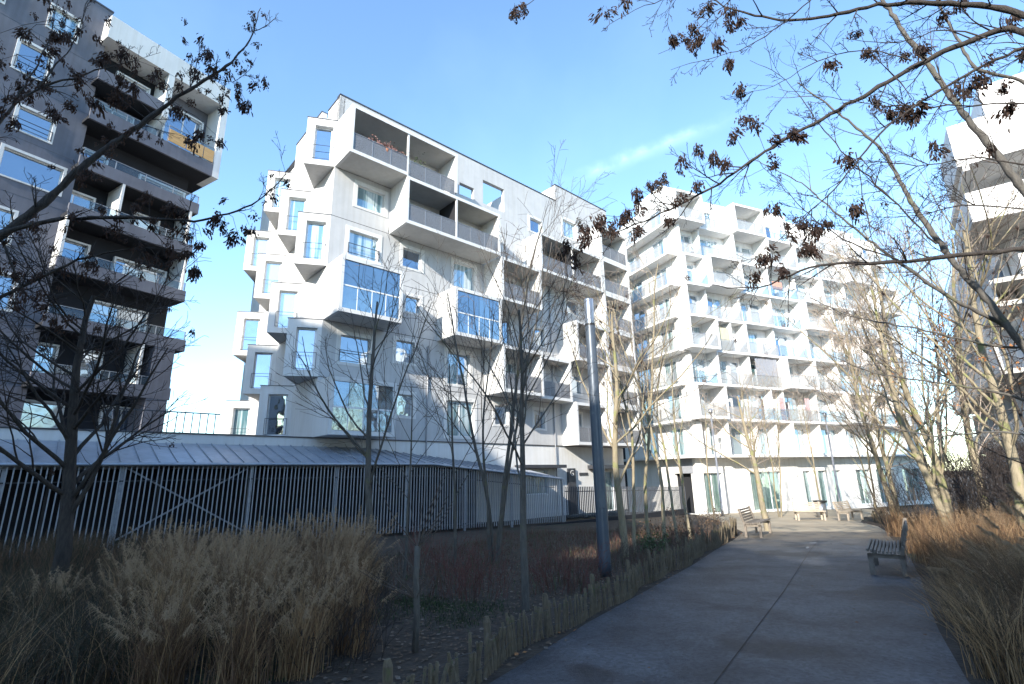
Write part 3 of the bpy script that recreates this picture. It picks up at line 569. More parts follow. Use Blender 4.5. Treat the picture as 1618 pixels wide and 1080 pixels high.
for s0, s1, z0, z1, m_ in ((-.15, 2.35, 6.72, 9.3, 'greymesh'), (-4.1, -2.75, 9.56, 11.6, 'yellow'), (2.0, 2.5, 4.0, 6.0, 'rose'), (5.1, 5.6, 4.0, 6.0, 'rose'), (3.4, 4.6, 15.9, 16.7, 'orangecl')):
    g = MB(); n = 6
    for q in range(n): g.box(FB_, s0 + (s1 - s0) * q / n, s0 + (s1 - s0) * (q + 1) / n, .86 + .03 * (q % 2), .90 + .03 * (q % 2), z0, z1)
    tag(g.build('blind' if m_ in ('yellow', 'greymesh') else 'hanging_cloth', m_, B), {'greymesh': 'tall grey mesh screen', 'yellow': 'pale yellow blind', 'rose': 'pale rose cloth', 'orangecl': 'coral cloth over the railing'}[m_], None)

# ------------------------------------------------------------------ building E on the right edge
PE = np.array([18.05, 18.0]); DEv = np.array([.59, .8074]); DF = np.array([.8074, -.59]); FE = frame(PE, DF, np.array([-.59, -.8074]))  # s to the right, p towards the viewer
E_ = thing('apartment_building', 'white block with big projecting boxes at the right edge behind branches', 'building', (PE[0] + 2, PE[1] - 1, zg(0, PE[1])))
def ebox(s0, s1, p0, p1, z0, z1, m='white_b', n='volume'):
    g = MB(); g.box(FE, s0, s1, p0, p1, z0, z1); return g.build(n, m, E_)
ebox(1.4, 14, -26, -2.2, -3, 13.0, n='wall')
ebox(.0, 13, -3.6, .0, 11.65, 13.5); ebox(1.3, 13.4, -3.4, -.5, 13.504, 15.1)
ebox(.15, .35, -6.5, -.004, 11.4, 11.64, n='slab')
ebox(.0, 12, -.14, .0, 9.2, 10.45, n='balcony_front'); ebox(.0, 12, -5.0, -.145, 9.2, 9.42, 'slab', 'slab'); ebox(.0, .14, -5.0, -.145, 9.43, 10.45, n='balcony_side')
ebox(.5, 12, -7.5, -2.21, 7.2, 7.4, 'slab', 'slab')
for k in range(4):
    z = 6.4 - 2.8 * k; off = (.5, .1, .7, .3)[k]
    ebox(off, 1.39, -24, -3.0, z, z + .2, 'slab', 'slab'); ebox(off, off + .12, -23.9, -3.1, z + .204, z + 1.2, n='balcony_front')
    for q in range(6):
        f = MB(); f.box(FE, off + .13, 1.38, -6.5 - q * 3.2, -6.36 - q * 3.2, z + .204, z + 2.6); f.build('fin', 'white_b', E_)
FEl = frame(PE + DF * 1.4, DEv, -DF)
for k in range(5):
    for q in range(5): window(E_, FEl, 4.2 + q * 3.6, 6.0 + q * 3.6, 6.75 + 2.8 * (k - 3), 8.9 + 2.8 * (k - 3), p=.16, pane=['glass', 'glass_p'], surround=.08, mull=1, depth=.14)
for q in range(3): window(E_, FE, 3.2 + q * 3.4, 5.2 + q * 3.4, 9.6, 11.4, p=-2.05, pane=['glass', 'glass_c'], surround=.1, mull=1)

# ------------------------------------------------------------------ unseen blocks added behind the viewer, shaped to shade the garden
FC = frame((0, -15), (1, 0), (0, 1))
for s0, s1, h, lab in ((-38, -32.1, 28.2, 'tallest unseen block added for shade behind the viewer, far left'), (-32, -27.3, 25.8, 'unseen block added behind the viewer to shade the corner bays'), (-27.2, -25, 23.2, 'narrow unseen block added for shade behind the viewer between two taller ones'), (-24.9, -19, 21.8, 'middle unseen block added behind the viewer to shade the long fence'), (-18.9, -12.6, 11.6, 'low unseen block added behind the viewer to shade the garden trees'), (-12.5, -10.3, 13.6, 'slim unseen block added behind the viewer to shade the lamp post'), (-10.2, -7.0, 9.3, 'low unseen block added behind the viewer to shade the near path'), (-6.9, -5.2, 11.3, 'slender unseen block added behind the viewer to shade the near bench'), (6, 44, 24, 'long unseen block added behind the viewer, to the right, to cut sky light')):
    C = thing('apartment_building', lab, 'building', ((s0 + s1) / 2, -15, .24))
    opsC = []; nfl = int((h + 1.2) / 2.9)
    for fl in range(nfl):
        x = s0 + .9
        while x < s1 - 2: opsC.append((x, x + 1.4, -.2 + fl * 2.9, 1.4 + fl * 2.9)); x += 2.6
    g = MB(); wall(g, FC, s0, s1, -1.3, h, opsC, depth=.2, top=False); g.box(FC, s0, s1, -11, -.21, -1.3, h); g.build('wall', 'render', C)
    g = MB()
    for o_ in opsC: g.box(FC, o_[0], o_[1], -.2, -.18, o_[2], o_[3])
    g.build('window_row', 'glass', C)

# ------------------------------------------------------------------ cycle shelter: metal roof and long bar fence
FS = frame(PC + NA * 2.9, DA)
gz = lambda F, s, p=0: zg(0, F(s, p, 0)[1]) - EYE
SH = thing('bike_shelter', 'long sloping zinc canopy roof above the tall bar fence', 'canopy', FS(-11, 0, gz(FS, -11) )[:3])
def eave(s): return .60 if s < 4.6 else .60 - (s - 4.6) * .094
def ridge(s): return 1.42 if s < 2.5 else 1.42 - (s - 2.5) * .101
s = -13.0; dx = .52
while s < 13.4:
    e0, e1, r0, r1 = eave(s), eave(s + dx), ridge(s), ridge(s + dx)
    mb = MB(); P_ = lambda ss, p, z: FS(ss, p, z)
    bk0 = -2.84
    def sl_(a, b, up0, up1):
        mb.hexa([P_(a, .12, eave(a) + up0), P_(b, .12, eave(b) + up0), P_(b, bk0, ridge(b) + up0), P_(a, bk0, ridge(a) + up0), P_(a, .12, eave(a) + up1), P_(b, .12, eave(b) + up1), P_(b, bk0, ridge(b) + up1), P_(a, bk0, ridge(a) + up1)])
    sl_(s, s + dx - .006, 0, .05); sl_(s, s + .03, .052, .095); mb.build('roof_panel', 'zinc', SH); s += dx
g = MB()
for s_ in np.arange(-12, 8, 3.1):
    g = MB(); g.box(FS, s_, s_ + .09, -2.75, -2.66, gz(FS, s_), ridge(s_) - .02); g.box(FS, s_, s_ + .07, -2.66, 0, eave(s_) - .14, eave(s_) - .03); g.build('roof_beam', 'darkmetal', SH)
g = MB(); g.box(FS, -13, 9.5, -2.8, -2.76, -2.6, .5); g.build('shade_backing', 'dark', SH)  # dark sheet added to stand for the shade under the roof
g = MB(); g.tube([FS(q, .17, eave(q) - .01) for q in np.arange(-13, 13.9, .5)], [.05] * len(np.arange(-13, 13.9, .5)), 8); g.build('gutter', 'zinc', SH)
FN = thing('bar_fence', 'tall grey metal bar fence under the canopy, left of the lamp post', 'fence', FS(-13, .0, gz(FS, -13)))
bar = MB(); bar.box(frame((0, 0), DA, None, 0), -.016, .016, -.02, .02, 0, 1); barme = bar.mesh('bar', 'fence')
bar2 = MB(); bar2.box(frame((0, 0), DA, None, 0), -.016, .016, -.02, .02, 0, 1); barme2 = bar2.mesh('bar', 'fence_d')
s = -12.9
while s < 13.85:
    b0 = gz(FS, s) + .12; h = eave(s) - b0 - .02; q = FS(s, .05, b0)
    linkcopy('bar', barme, FN, q, (random.gauss(0, .002), random.gauss(0, .002), 0), (1.05, 1, h)); s += .145
for z_ in (1, 2):
    pts = []
    g = MB()
    for s_ in np.arange(-13, 13, 1.0): za = (gz(FS, s_) + .3 if z_ == 1 else eave(s_) - .55); zb = (gz(FS, s_ + 1) + .3 if z_ == 1 else eave(s_ + 1) - .55); g.hexa([FS(s_, .0, za), FS(s_ + 1, .0, zb), FS(s_ + 1, .025, zb), FS(s_, .025, za), FS(s_, .0, za + .04), FS(s_ + 1, .0, zb + .04), FS(s_ + 1, .025, zb + .04), FS(s_, .025, za + .04)])
    g.build('cross_rail', 'darkmetal', FN)
for s_ in (-12.6, -9.9, -7.15, -3.3, .0, 3.3, 6.6, 9.7, 13.7):
    g = MB(); g.box(FS, s_ - .06, s_ + .06, -.09, -.005, gz(FS, s_), eave(s_) - .05); g.build('post', 'fence', FN)
g = MB()
za, zb = eave(-7) - .1, gz(FS, -3.3) + .5
for (sa, z0_, sb_, z1_) in ((-7.1, .5, -3.35, -1.75), (-7.1, -1.75, -3.35, .5)):
    g.tube([FS(sa, -.06, z0_), FS(sb_, -.06, z1_)], [.03, .03], 6)
g.build('brace', 'fence', FN)
g = MB(); g.box(FS, 8.8, 27.4, -.12, .10, gz(FS, 18) - .6, gz(FS, 15) + .12); g.build('plinth', 'dloggia', FN)
FN2 = thing('picket_railing', 'low dark grey metal railing right of the lamp post', 'fence', FS(13.9, .05, gz(FS, 14)))
s = 13.95
while s < 27.4:
    b0 = gz(FS, s) + .25; q = FS(s, .05, b0); linkcopy('bar', barme2, FN2, q, (0, 0, 0), (1.25, .8, 1.8)); s += .165
for zz in (.35, 1.75):
    g = MB()
    for s_ in np.arange(13.9, 26.9, 1.1): a_z, b_z = gz(FS, s_) + zz, gz(FS, s_ + 1.1) + zz; g.hexa([FS(s_, .0, a_z), FS(s_ + 1.1, .0, b_z), FS(s_ + 1.1, .03, b_z), FS(s_, .03, a_z), FS(s_, .0, a_z + .05), FS(s_ + 1.1, .0, b_z + .05), FS(s_ + 1.1, .03, b_z + .05), FS(s_, .03, a_z + .05)])
    g.build('cross_rail', 'fence_d', FN2)

# ------------------------------------------------------------------ lamp post
LX, LY = 1.7, 10.54; LZ = zg(0, LY)
LP = thing('lamp_post', 'thick blue grey steel lamp column rising beside the low wooden fence', 'lamp post', (LX, LY, LZ))
g = MB(); g.lathe((LX, LY, LZ), [(.0, 0), (.124, 0), (.123, .3), (.113, 3.0), (.105, 5.02)], 28); g.build('column', 'lamp', LP, True)
g = MB(); g.lathe((LX, LY, LZ), [(.110, 5.02), (.110, 5.07)], 28); g.build('ring', 'iron', LP, True)
g = MB(); g.lathe((LX, LY, LZ), [(.102, 5.07), (.102, 5.62), (.095, 5.64), (0, 5.645)], 28); g.build('head', 'lampsteel', LP, True)
g = MB(); FLp = frame((LX, LY), (1, 0), (0, -1), 0); g.box(FLp, -.05, .05, .09, .128, LZ + 1.28, LZ + 1.62); g.build('service_door', 'lamp', LP)
for (x, y, h, r_, lab) in ((14.3, 36.9, 7.0, .08, 'slim pale lamp pole in front of the louvred corner of the white block'), (23.5, 38.5, 6.8, .08, 'slim pale lamp pole behind the far pair of benches')):
    o = thing('lamp_post', lab, 'lamp post', (x, y, zg(0, y))); g = MB(); g.lathe((x, y, zg(0, y)), [(0, 0), (r_ * 1.3, 0), (r_ * 1.25, .6), (r_, .62), (r_ * .7, h), (0, h)], 12); g.build('column', 'rail', o, True)
    g = MB(); g.lathe((x, y, zg(0, y) + h), [(.06, 0), (.14, .1), (.14, .35), (0, .42)], 12); g.build('head', 'lampsteel', o, True)

# ------------------------------------------------------------------ benches and bin
def bench(name, label, P, ang, m_wood, length=1.8, dx_=0):
    """local x: along the bench, local y: towards the back"""
    z0 = zg(0, P[1]); o = thing(name, label, 'bench', (P[0], P[1], z0), 'benches along the path')
    Lx = np.array([math.cos(ang), math.sin(ang)]); Ly = np.array([-Lx[1], Lx[0]])
    FBn = frame(P, Lx, Ly, z0)
    for k in range(9):           # seat slats
        y = -.24 + k * .058; zz = .43 + .012 * abs(k - 5) * .6
        g = MB(); g.box(FBn, 0, length, y, y + .036, zz, zz + .05); g.build('slat', m_wood, o)
    for k in range(5):           # back slats
        y = .31 + k * .028; zz = .52 + k * .085
        g = MB(); g.box(FBn, 0, length, y, y + .03, zz, zz + .058); g.build('slat', m_wood, o)
    for x in (.06, length - .14):
        g = MB()
        g.box(FBn, x, x + .08, -.24, -.16, 0, .43); g.box(FBn, x, x + .08, .24, .31, 0, .43); g.box(FBn, x, x + .08, -.24, .31, .36, .425)
        g.hexa([FBn(x, .26, .43), FBn(x + .08, .26, .43), FBn(x + .08, .32, .43), FBn(x, .32, .43), FBn(x, .40, .95), FBn(x + .08, .40, .95), FBn(x + .08, .46, .95), FBn(x, .46, .95)])
        g.build('leg_frame', m_wood, o)
    return o
ang = math.atan2(.8074, .59)
bench('park_bench', 'weathered slatted wooden bench on the right edge of the dark path', np.array([6.75, 10.05]) + np.array([.59, .8074]) * 1.7, ang + math.pi, 'wood')
def rb_bench(label, P, a, m_, L=1.8): return bench('park_bench', label, np.array(P), a, m_, L)
# backs of benches turned: bench seen at the left edge faces right
rb_bench('dark wooden bench on the left edge of the path by the fence end', (8.25, 18.7), ang, 'wood')
rb_bench('pale sunlit wooden bench left of the metal bin', (15.3, 29.3), math.radians(-12), 'wood_l', 1.5)
rb_bench('pale sunlit wooden bench right of the metal bin', (17.0, 27.8), math.radians(30), 'wood_l', 1.5)
bx, by = 18.44, 32.2; bz = zg(0, by)
o = thing('litter_bin', 'round galvanised bin with dark dished lid between the pale benches', 'bin', (bx, by, bz))
g = MB(); g.lathe((bx, by, bz), [(0, .02), (.29, .02), (.33, .8), (.30, .8), (.28, .1)], 24); g.build('drum', 'lampsteel', o, True)
g = MB(); g.lathe((bx, by, bz), [(.30, .84), (.40, .93), (.41, .96), (.2, .90), (0, .89)], 24); g.build('lid', 'iron', o, True)
g = MB()
for a in (.5, 2.6, 4.7): g.box(frame((bx, by), (math.cos(a), math.sin(a)), None, bz), .28, .31, -.02, .02, .78, .9)
g.build('bracket', 'iron', o)

# ------------------------------------------------------------------ chestnut paling fence
PF = [(-1.5, 2.7), (-.85, 3.95), (-.12, 5.4), (.98, 7.35), (2.65, 10.2), (3.75, 12.1), (5.6, 15.4), (7.5, 18.7), (8.3, 20.3)]
L = np.array(PF); dcum = np.r_[0, np.cumsum(np.linalg.norm(np.diff(L, axis=0), axis=1))]
PFt = thing('paling_fence', 'low chestnut paling fence running along the left edge of the path', 'fence', (*PF[0], zg(0, PF[0][1])), None)
pal = []
for k in range(6):
    g = MB(); n = 6; r_ = .015 + .005 * random.random(); fl = .55 + .3 * random.random(); an = random.random()
    prof = [(0, 1.0), (.5, 1.05), (.965, .95), (1.0, .62 + .3 * random.random())]
    o_ = len(g.v); bx_ = random.uniform(-.02, .02)
    for t, sc_ in prof:
        for j in range(n):
            a = 2 * math.pi * j / n + an; g.v.append((r_ * sc_ * math.cos(a) + bx_ * math.sin(t * 3), r_ * fl * sc_ * math.sin(a), t))
    for i in range(3):
        for j in range(n): g.f.append((i * n + j, i * n + (j + 1) % n, (i + 1) * n + (j + 1) % n, (i + 1) * n + j)); g.m.append(0)
    g.f.append(tuple(3 * n + j for j in range(n))); g.m.append(0)
    pal.append(g.mesh('pale', 'pale'))
t = 0; PALES = []
while t < dcum[-1]:
    x, y = np.interp(t, dcum, L[:, 0]), np.interp(t, dcum, L[:, 1])
    wob = .05 * math.sin(t * 1.3) + .04 * math.sin(t * 3.1)
    h = random.uniform(.84, 1.1) * (.31 + .014 * t) * (1.0 if random.random() < .93 else 1.15)
    lean = .10 * math.sin(t * .8) + random.gauss(0, .05); q = (x + wob, y - wob * .5, zg(0, y) - .03)
    linkcopy('pale', random.choice(pal), PFt, q, (random.gauss(.0, .06), lean + .05, random.uniform(0, 6.28)), (1, 1, h)); PALES.append((x + wob, y - wob * .5))
    t += random.uniform(.05, .076)
PA = np.array(PALES)
for hh in (.1, .26):
    g = MB(); g.tube([(p[0] + random.gauss(0, .012), p[1], zg(0, p[1]) + hh * (1 + .03 * p[1] / 2) + random.gauss(0, .01)) for p in PA[::2]], [.0035] * len(PA[::2]), 4); g.build('tie_wire', 'iron', PFt)
for i in range(0, len(PA), 22):
    g = MB(); x, y = PA[i]; hh = random.uniform(1.02, 1.14) * (.37 + .012 * i * .063); g.tube([(x - .06, y + .03, zg(0, y) - .05), (x - .075, y + .03, zg(0, y) + hh * .9), (x - .08, y + .03, zg(0, y) + hh)], [.038, .036, .022], 7); g.build('post', 'pale', PFt)
# low paling on the far right side of the path
PF2 = thing('paling_fence', 'pale low paling fence at the far right edge of the sandy square', 'fence', (14.6, 20.2, zg(0, 20)))
Lr = np.array([(14.4, 20.6), (16.2, 23.4), (17.5, 26.2), (20.0, 29.6), (22.5, 32.6)]); dr = np.r_[0, np.cumsum(np.linalg.norm(np.diff(Lr, axis=0), axis=1))]
t = 0
while t < dr[-1]:
    x, y = np.interp(t, dr, Lr[:, 0]), np.interp(t, dr, Lr[:, 1]); linkcopy('pale', random.choice(pal), PF2, (x, y, zg(0, y) - .03), (random.gauss(0, .07), random.gauss(0, .09), random.uniform(0, 6)), (1.3, 1.3, random.uniform(.42, .58))); t += .105
#@@VEG@@
# ------------------------------------------------------------------ vegetation helpers
def rot_about(v, ax, a):
    ax = ax / (np.linalg.norm(ax) + 1e-9); return v * math.cos(a) + np.cross(ax, v) * math.sin(a) + ax * ax.dot(v) * (1 - math.cos(a))
def perp(d, rg):
    r = rg.normal(size=3); r -= d * r.dot(d); return r / (np.linalg.norm(r) + 1e-9)
def polytube(mb, pts, rad, n): mb.tube(pts, rad, n, cap=False)
def grow(tr, tw, p, d, L, r, lvl, S, rg, tips):
    n = max(3, int(L / S['seg'][min(lvl, len(S['seg']) - 1)])); pts = [np.array(p, float)]; dd = np.array(d, float); dirs = [dd]
    wig = S['wig'][min(lvl, len(S['wig']) - 1)]; up = S['up'][min(lvl, len(S['up']) - 1)]
    for i in range(n):
        dd = dd + rg.normal(0, wig, 3) + np.array([0, 0, up]); dd /= np.linalg.norm(dd); pts.append(pts[-1] + dd * L / n); dirs.append(dd)
    tip = S['tip']; rad = [max(tip, r * (1 - .72 * (i / n) ** 1.1)) for i in range(n + 1)]
    if lvl >= S['depth'] - 0: rad[-1] = tip * .7
    polytube(tr if lvl <= S.get('thick', 1) else tw, pts, rad, 9 if lvl == 0 else 5 if lvl <= 1 else 3)
    if lvl == S['depth']: tips.append(pts[-1]); return
    nc = S['nc'][lvl]; nc = max(1, int(rg.normal(nc, nc * .18)))
    t0 = S['t0'][lvl]
    for c in range(nc):
        t = t0 + (1 - t0) * (c + rg.random()) / nc; t = min(t, .99); i = min(n - 1, int(t * n)); f = t * n - i
        q = pts[i] * (1 - f) + pts[i + 1] * f; rr = rad[i] * (1 - f) + rad[i + 1] * f
        a = math.radians(rg.normal(S['ang'][lvl], 9)); nd = rot_about(dirs[i + 1], perp(dirs[i + 1], rg), a)
        ln = L * S['lr'][lvl] * (1.15 - .6 * (t - t0) / (1.0001 - t0)) * rg.uniform(.65, 1.2)
        grow(tr, tw, q, nd, ln, max(tip, rr * S['rr'][lvl]), lvl + 1, S, rg, tips)
BASE = dict(seg=(.45, .3, .22, .16), wig=(.05, .09, .12, .15), up=(.03, .05, .04, .02), tip=.0035, depth=3, nc=(10, 6, 5), t0=(.32, .25, .2), ang=(38, 38, 40), lr=(.52, .48, .5), rr=(.42, .55, .6))
def cluster_meshes(n, wing, count, matn):
    out = []
    for k in range(n):
        rg = np.random.default_rng(100 + k); g = MB()
        for c in range(count):
            # a drooping seed wing: bent strip of three faces
            a = rg.uniform(0, 6.28); sp = rg.uniform(.05, .5); d = np.array([math.cos(a) * sp, math.sin(a) * sp, -1.0]); d /= np.linalg.norm(d)
            s_ = np.cross(d, rg.normal(size=3)); s_ /= np.linalg.norm(s_); b = rg.uniform(.0, .09) * d + rg.normal(0, .022, 3); l = wing * rg.uniform(.45, 1.0); wd = wing * rg.uniform(.09, .2)
            nn = np.cross(d, s_); p0 = b; p1 = b + d * l * .4 + nn * l * .12; p2 = b + d * l + nn * l * rg.uniform(-.3, .3)
            g.add([p0 - s_ * wd * .3, p0 + s_ * wd * .3, p1 + s_ * wd, p1 - s_ * wd, p2 + s_ * wd * .45, p2 - s_ * wd * .6], ((0, 1, 2, 3), (3, 2, 4, 5)))
        g.tube([(0, 0, .05), (0, 0, 0), (.004, 0, -.05)], [.003, .003, .002], 3)
        out.append(g.mesh('seed_cluster', matn))
    return out
CL = cluster_meshes(6, .07, 30, 'samara')
def tree(name, label, X, Y, H, r, seed, S=None, bark='bark', twig='twig', lean=(0, 0), group='bare trees in the garden', stems=1, seeds=0, spread=.12):
    S = dict(BASE, **(S or {})); rg = np.random.default_rng(seed); z = zg(0, Y)
    o = thing(name, label, 'tree', (X, Y, z), group); tr, tw, tips = MB(), MB(), []
    for k in range(stems):
        a = 6.28 * k / stems + rg.random(); off = np.array([math.cos(a), math.sin(a), 0]) * (.0 if stems == 1 else r * 1.3)
        d = np.array([lean[0] + (math.cos(a) * spread if stems > 1 else 0), lean[1] + (math.sin(a) * spread if stems > 1 else 0), 1.0]); d /= np.linalg.norm(d)
        grow(tr, tw, np.array([X, Y, z - .08]) + off, d, H * (1 if k == 0 else rg.uniform(.75, 1)), r * (1 if stems == 1 else rg.uniform(.6, .9)), 0, S, rg, tips)
    tr.build('trunk', bark, o, True); tw.build('crown', twig, o)
    if seeds and tips:
        for i in rg.choice(len(tips), min(seeds, len(tips)), replace=False):
            sc_ = rg.uniform(.6, 1.1); linkcopy('seed_cluster', CL[rg.integers(6)], o, tips[i], (rg.normal(0, .2), rg.normal(0, .2), rg.uniform(0, 6.28)), (sc_, sc_, sc_))
    return o

def strips(name, pts_levels, width, mats, midx=None, parent=None):
    """pts_levels: (k, n, 3) centre lines; width: (k, n); builds n ribbons"""
    k, n, _ = pts_levels.shape; rg = RNG; az = rg.uniform(0, 6.28, n); sv = np.c_[np.cos(az), np.sin(az), np.zeros(n)]
    L_ = pts_levels - sv[None] * width[..., None] * .5; R_ = pts_levels + sv[None] * width[..., None] * .5
    V = np.stack([L_, R_], 1).reshape(2 * k, n, 3).transpose(1, 0, 2).reshape(-1, 3)
    base = (np.arange(n) * 2 * k)[:, None]; fs = []
    for i in range(k - 1): fs.append(base + np.array([2 * i, 2 * i + 1, 2 * i + 3, 2 * i + 2])[None])
    Fc = np.stack(fs, 1).reshape(-1, 4)
    me = bpy.data.meshes.new(name); me.vertices.add(len(V)); me.vertices.foreach_set('co', V.astype(np.float32).ravel())
    me.loops.add(Fc.size); me.loops.foreach_set('vertex_index', Fc.astype(np.int32).ravel()); me.polygons.add(len(Fc)); me.polygons.foreach_set('loop_start', np.arange(0, Fc.size, 4, dtype=np.int32)); me.polygons.foreach_set('loop_total', np.full(len(Fc), 4, dtype=np.int32))
    for m_ in mats: me.materials.append(M[m_])
    if midx is not None: me.polygons.foreach_set('material_index', np.repeat(midx, k - 1).astype(np.int32))
    me.update(calc_edges=True); me.validate()
    o = bpy.data.objects.new(name, me); COL.objects.link(o)
    if parent: o.parent = parent
    return o
def blades(xy, h, bend, wd, lean=(0, 0), z0=None):
    n = len(xy); a = RNG.uniform(0, 6.28, n); ax = np.c_[np.cos(a) * bend + lean[0] * h, np.sin(a) * bend + lean[1] * h, np.zeros(n)]
    z = np.array([zg(0, y) for y in xy[:, 1]]) if z0 is None else z0; P = np.c_[xy, z]; lv = []
    for t in (0, .35, .7, 1.0): lv.append(P + np.c_[np.zeros(n), np.zeros(n), h * (t - .18 * (bend / h) * t ** 3)] + ax * (t ** 2)[..., None] if False else P + np.c_[np.zeros(n), np.zeros(n), h * t * (1 - .22 * np.clip(bend / h, 0, 1.5) * t ** 2)] + ax * t ** 2)
    W = np.stack([wd * 1.0, wd * .9, wd * .6, wd * .12]); return np.stack(lv), W
def clumped(n, centers, sig):
    c = np.asarray(centers)[RNG.integers(0, len(centers), n)]; return c + RNG.normal(0, 1, (n, 2)) * sig
def plumes(tips, dirs, hairs, ln, wd):
    n = len(tips) * hairs; T = np.repeat(tips, hairs, 0); Dr = np.repeat(dirs, hairs, 0); t = RNG.random(n)
    base = T - Dr * (t * .22)[:, None]; a = RNG.uniform(0, 6.28, n); sp = RNG.uniform(.25, .7, n)
    d = Dr * .55 + np.c_[np.cos(a) * sp, np.sin(a) * sp, np.full(n, -.05)]; l = ln * RNG.uniform(.5, 1.2, n) * (.5 + .8 * t)
    p1 = base + d * (l * .5)[:, None]; p2 = base + d * l[:, None] + np.c_[np.zeros(n), np.zeros(n), -l * .45]
    W = np.stack([np.full(n, wd), np.full(n, wd * .8), np.full(n, wd * .2)]); return np.stack([base, p1, p2]), W

# ------------------------------------------------------------------ grass masses
rgc = np.random.default_rng(21); cA = []
for k in range(24):
    x, y = rgc.uniform(-5.6, -2.35), rgc.uniform(6.6, 9.2); cA.append((x, y, rgc.uniform(.6, 1.12)))
cA += [(-2.5, 8.1, 1.12), (-2.75, 7.7, 1.08), (-3.3, 7.3, 1.1), (-2.9, 6.5, .9), (-3.7, 6.4, .95), (-2.5, 6.9, .85), (-4.4, 7.2, 1.05)]
cA += [(-2.95, 4.7, .8), (-2.35, 4.75, .72), (-2.0, 5.2, .78), (-2.65, 5.5, .9), (-1.75, 5.9, .8), (-3.3, 5.3, .95), (-2.2, 6.2, .9), (-3.0, 6.0, 1.05), (-2.75, 8.3, 1.22), (-3.1, 8.0, 1.2), (-2.55, 8.5, 1.18)]
cA = np.array(cA); n = 19000; ci = RNG.integers(0, len(cA), n); xy = cA[ci, :2] + RNG.normal(0, .10, (n, 2)); h = cA[ci, 2] * RNG.uniform(.45, 1.16, n); lv, W = blades(xy, h, RNG.uniform(.04, .5, n) * cA[ci, 2], RNG.uniform(.004, .009, n), lean=(.05, .0))
tag(strips('dry_grass', lv, W, ['straw', 'straw_d'], ((ci % 3 > 0) ^ (RNG.random(n) < .25)).astype(int)), 'tall dry beige ornamental grass in front of the bar fence', 'grass', kind='stuff')
sel = RNG.choice(n, 4200, replace=False); sel = sel[h[sel] > .72 * np.clip(cA[ci[sel], 2], .8, 1.3)][:1100]; d = lv[3][sel] - lv[2][sel]; d /= np.linalg.norm(d, axis=1)[:, None]
pl_, pw_ = plumes(lv[3][sel] + d * .1, d, 70, .095, .0042)
tag(strips('grass_plumes', pl_, pw_, ['plume']), 'feathery pale seed plumes on the dry grass left of centre', 'grass', kind='stuff')
# left part: lower, duller tussocks
cG = [(x, y) for x, y in zip(RNG.uniform(-8.5, -2.4, 95), RNG.uniform(3.6, 9.5, 95)) if x / y > -1.12]
n = 17000; xy = clumped(n, cG, .16); h = RNG.uniform(.35, .85, n); lv, W = blades(xy, h, RNG.uniform(.15, .6, n), RNG.uniform(.004, .008, n))
tag(strips('tussock_grass', lv, W, ['grassg', 'straw_dd', 'straw_dd', 'straw'], RNG.choice(4, n, p=[.36, .32, .22, .10])), 'dark matted tussock grass at the bottom left', 'grass', kind='stuff')
cH = [(x, y) for x, y in zip(RNG.uniform(-13, -5, 60), RNG.uniform(9.5, 15.5, 60)) if x / y > -1.1 and x / y < -.4]
n = 9000; xy = clumped(n, cH, .22); h = RNG.uniform(.5, 1.05, n); lv, W = blades(xy, h, RNG.uniform(.1, .5, n), RNG.uniform(.006, .011, n))
tag(strips('meadow_grass', lv, W, ['straw_d', 'straw_dd', 'grassg'], RNG.integers(0, 3, n)), 'brown meadow grass along the foot of the bar fence', 'grass', kind='stuff')
# right: reeds with plumes leaning over the path
def along_right(n, w0, w1, t0=0, t1=1):
    t = RNG.uniform(t0, t1, n); X = np.interp(t, np.linspace(0, 1, len(PR)), [p[0] for p in PR]); Y = np.interp(t, np.linspace(0, 1, len(PR)), [p[1] for p in PR]); o_ = RNG.uniform(w0, w1, n); return np.c_[X + o_ * .83, Y - o_ * .55]
cR = along_right(52, .22, 2.4, .26, .68); n = 15000; ci = RNG.integers(0, len(cR), n); xy = cR[ci] + RNG.normal(0, .10, (n, 2)); hc = RNG.uniform(.55, 1.0, len(cR)); h = hc[ci] * RNG.uniform(.6, 1.1, n)
lv, W = blades(xy, h, RNG.uniform(.08, .5, n), RNG.uniform(.004, .008, n), lean=(-.22, .10))
tag(strips('reed_grass', lv, W, ['straw', 'straw_d', 'straw_dd'], (ci + RNG.integers(0, 2, n)) % 3), 'tall brown reed grass on the right edge of the path', 'grass', kind='stuff')
sel = RNG.choice(n, 1500, replace=False); sel = sel[h[sel] > .6][:330]; d = lv[3][sel] - lv[2][sel]; d /= np.linalg.norm(d, axis=1)[:, None]; q0, w0_ = plumes(lv[3][sel], d, 34, .06, .003)
cR2 = along_right(60, .25, 3.5, .64, 1.0); n = 11000; ci = RNG.integers(0, len(cR2), n); xy = cR2[ci] + RNG.normal(0, .17, (n, 2)); hc = RNG.uniform(.6, 1.1, len(cR2)); h = hc[ci] * RNG.uniform(.6, 1.15, n); lv2, W2 = blades(xy, h, RNG.uniform(.05, .4, n), RNG.uniform(.006, .012, n))
tag(strips('reed_grass', lv2, W2, ['straw', 'straw_d'], (ci + RNG.integers(0, 2, n)) % 2), 'sunlit golden reed grass behind the near bench', 'grass', kind='stuff')
sel = np.where(h > .95)[0][:420]; d = lv2[3][sel] - lv2[2][sel]; d /= np.linalg.norm(d, axis=1)[:, None]; q1, w1_ = plumes(lv2[3][sel], d, 40, .11, .005)
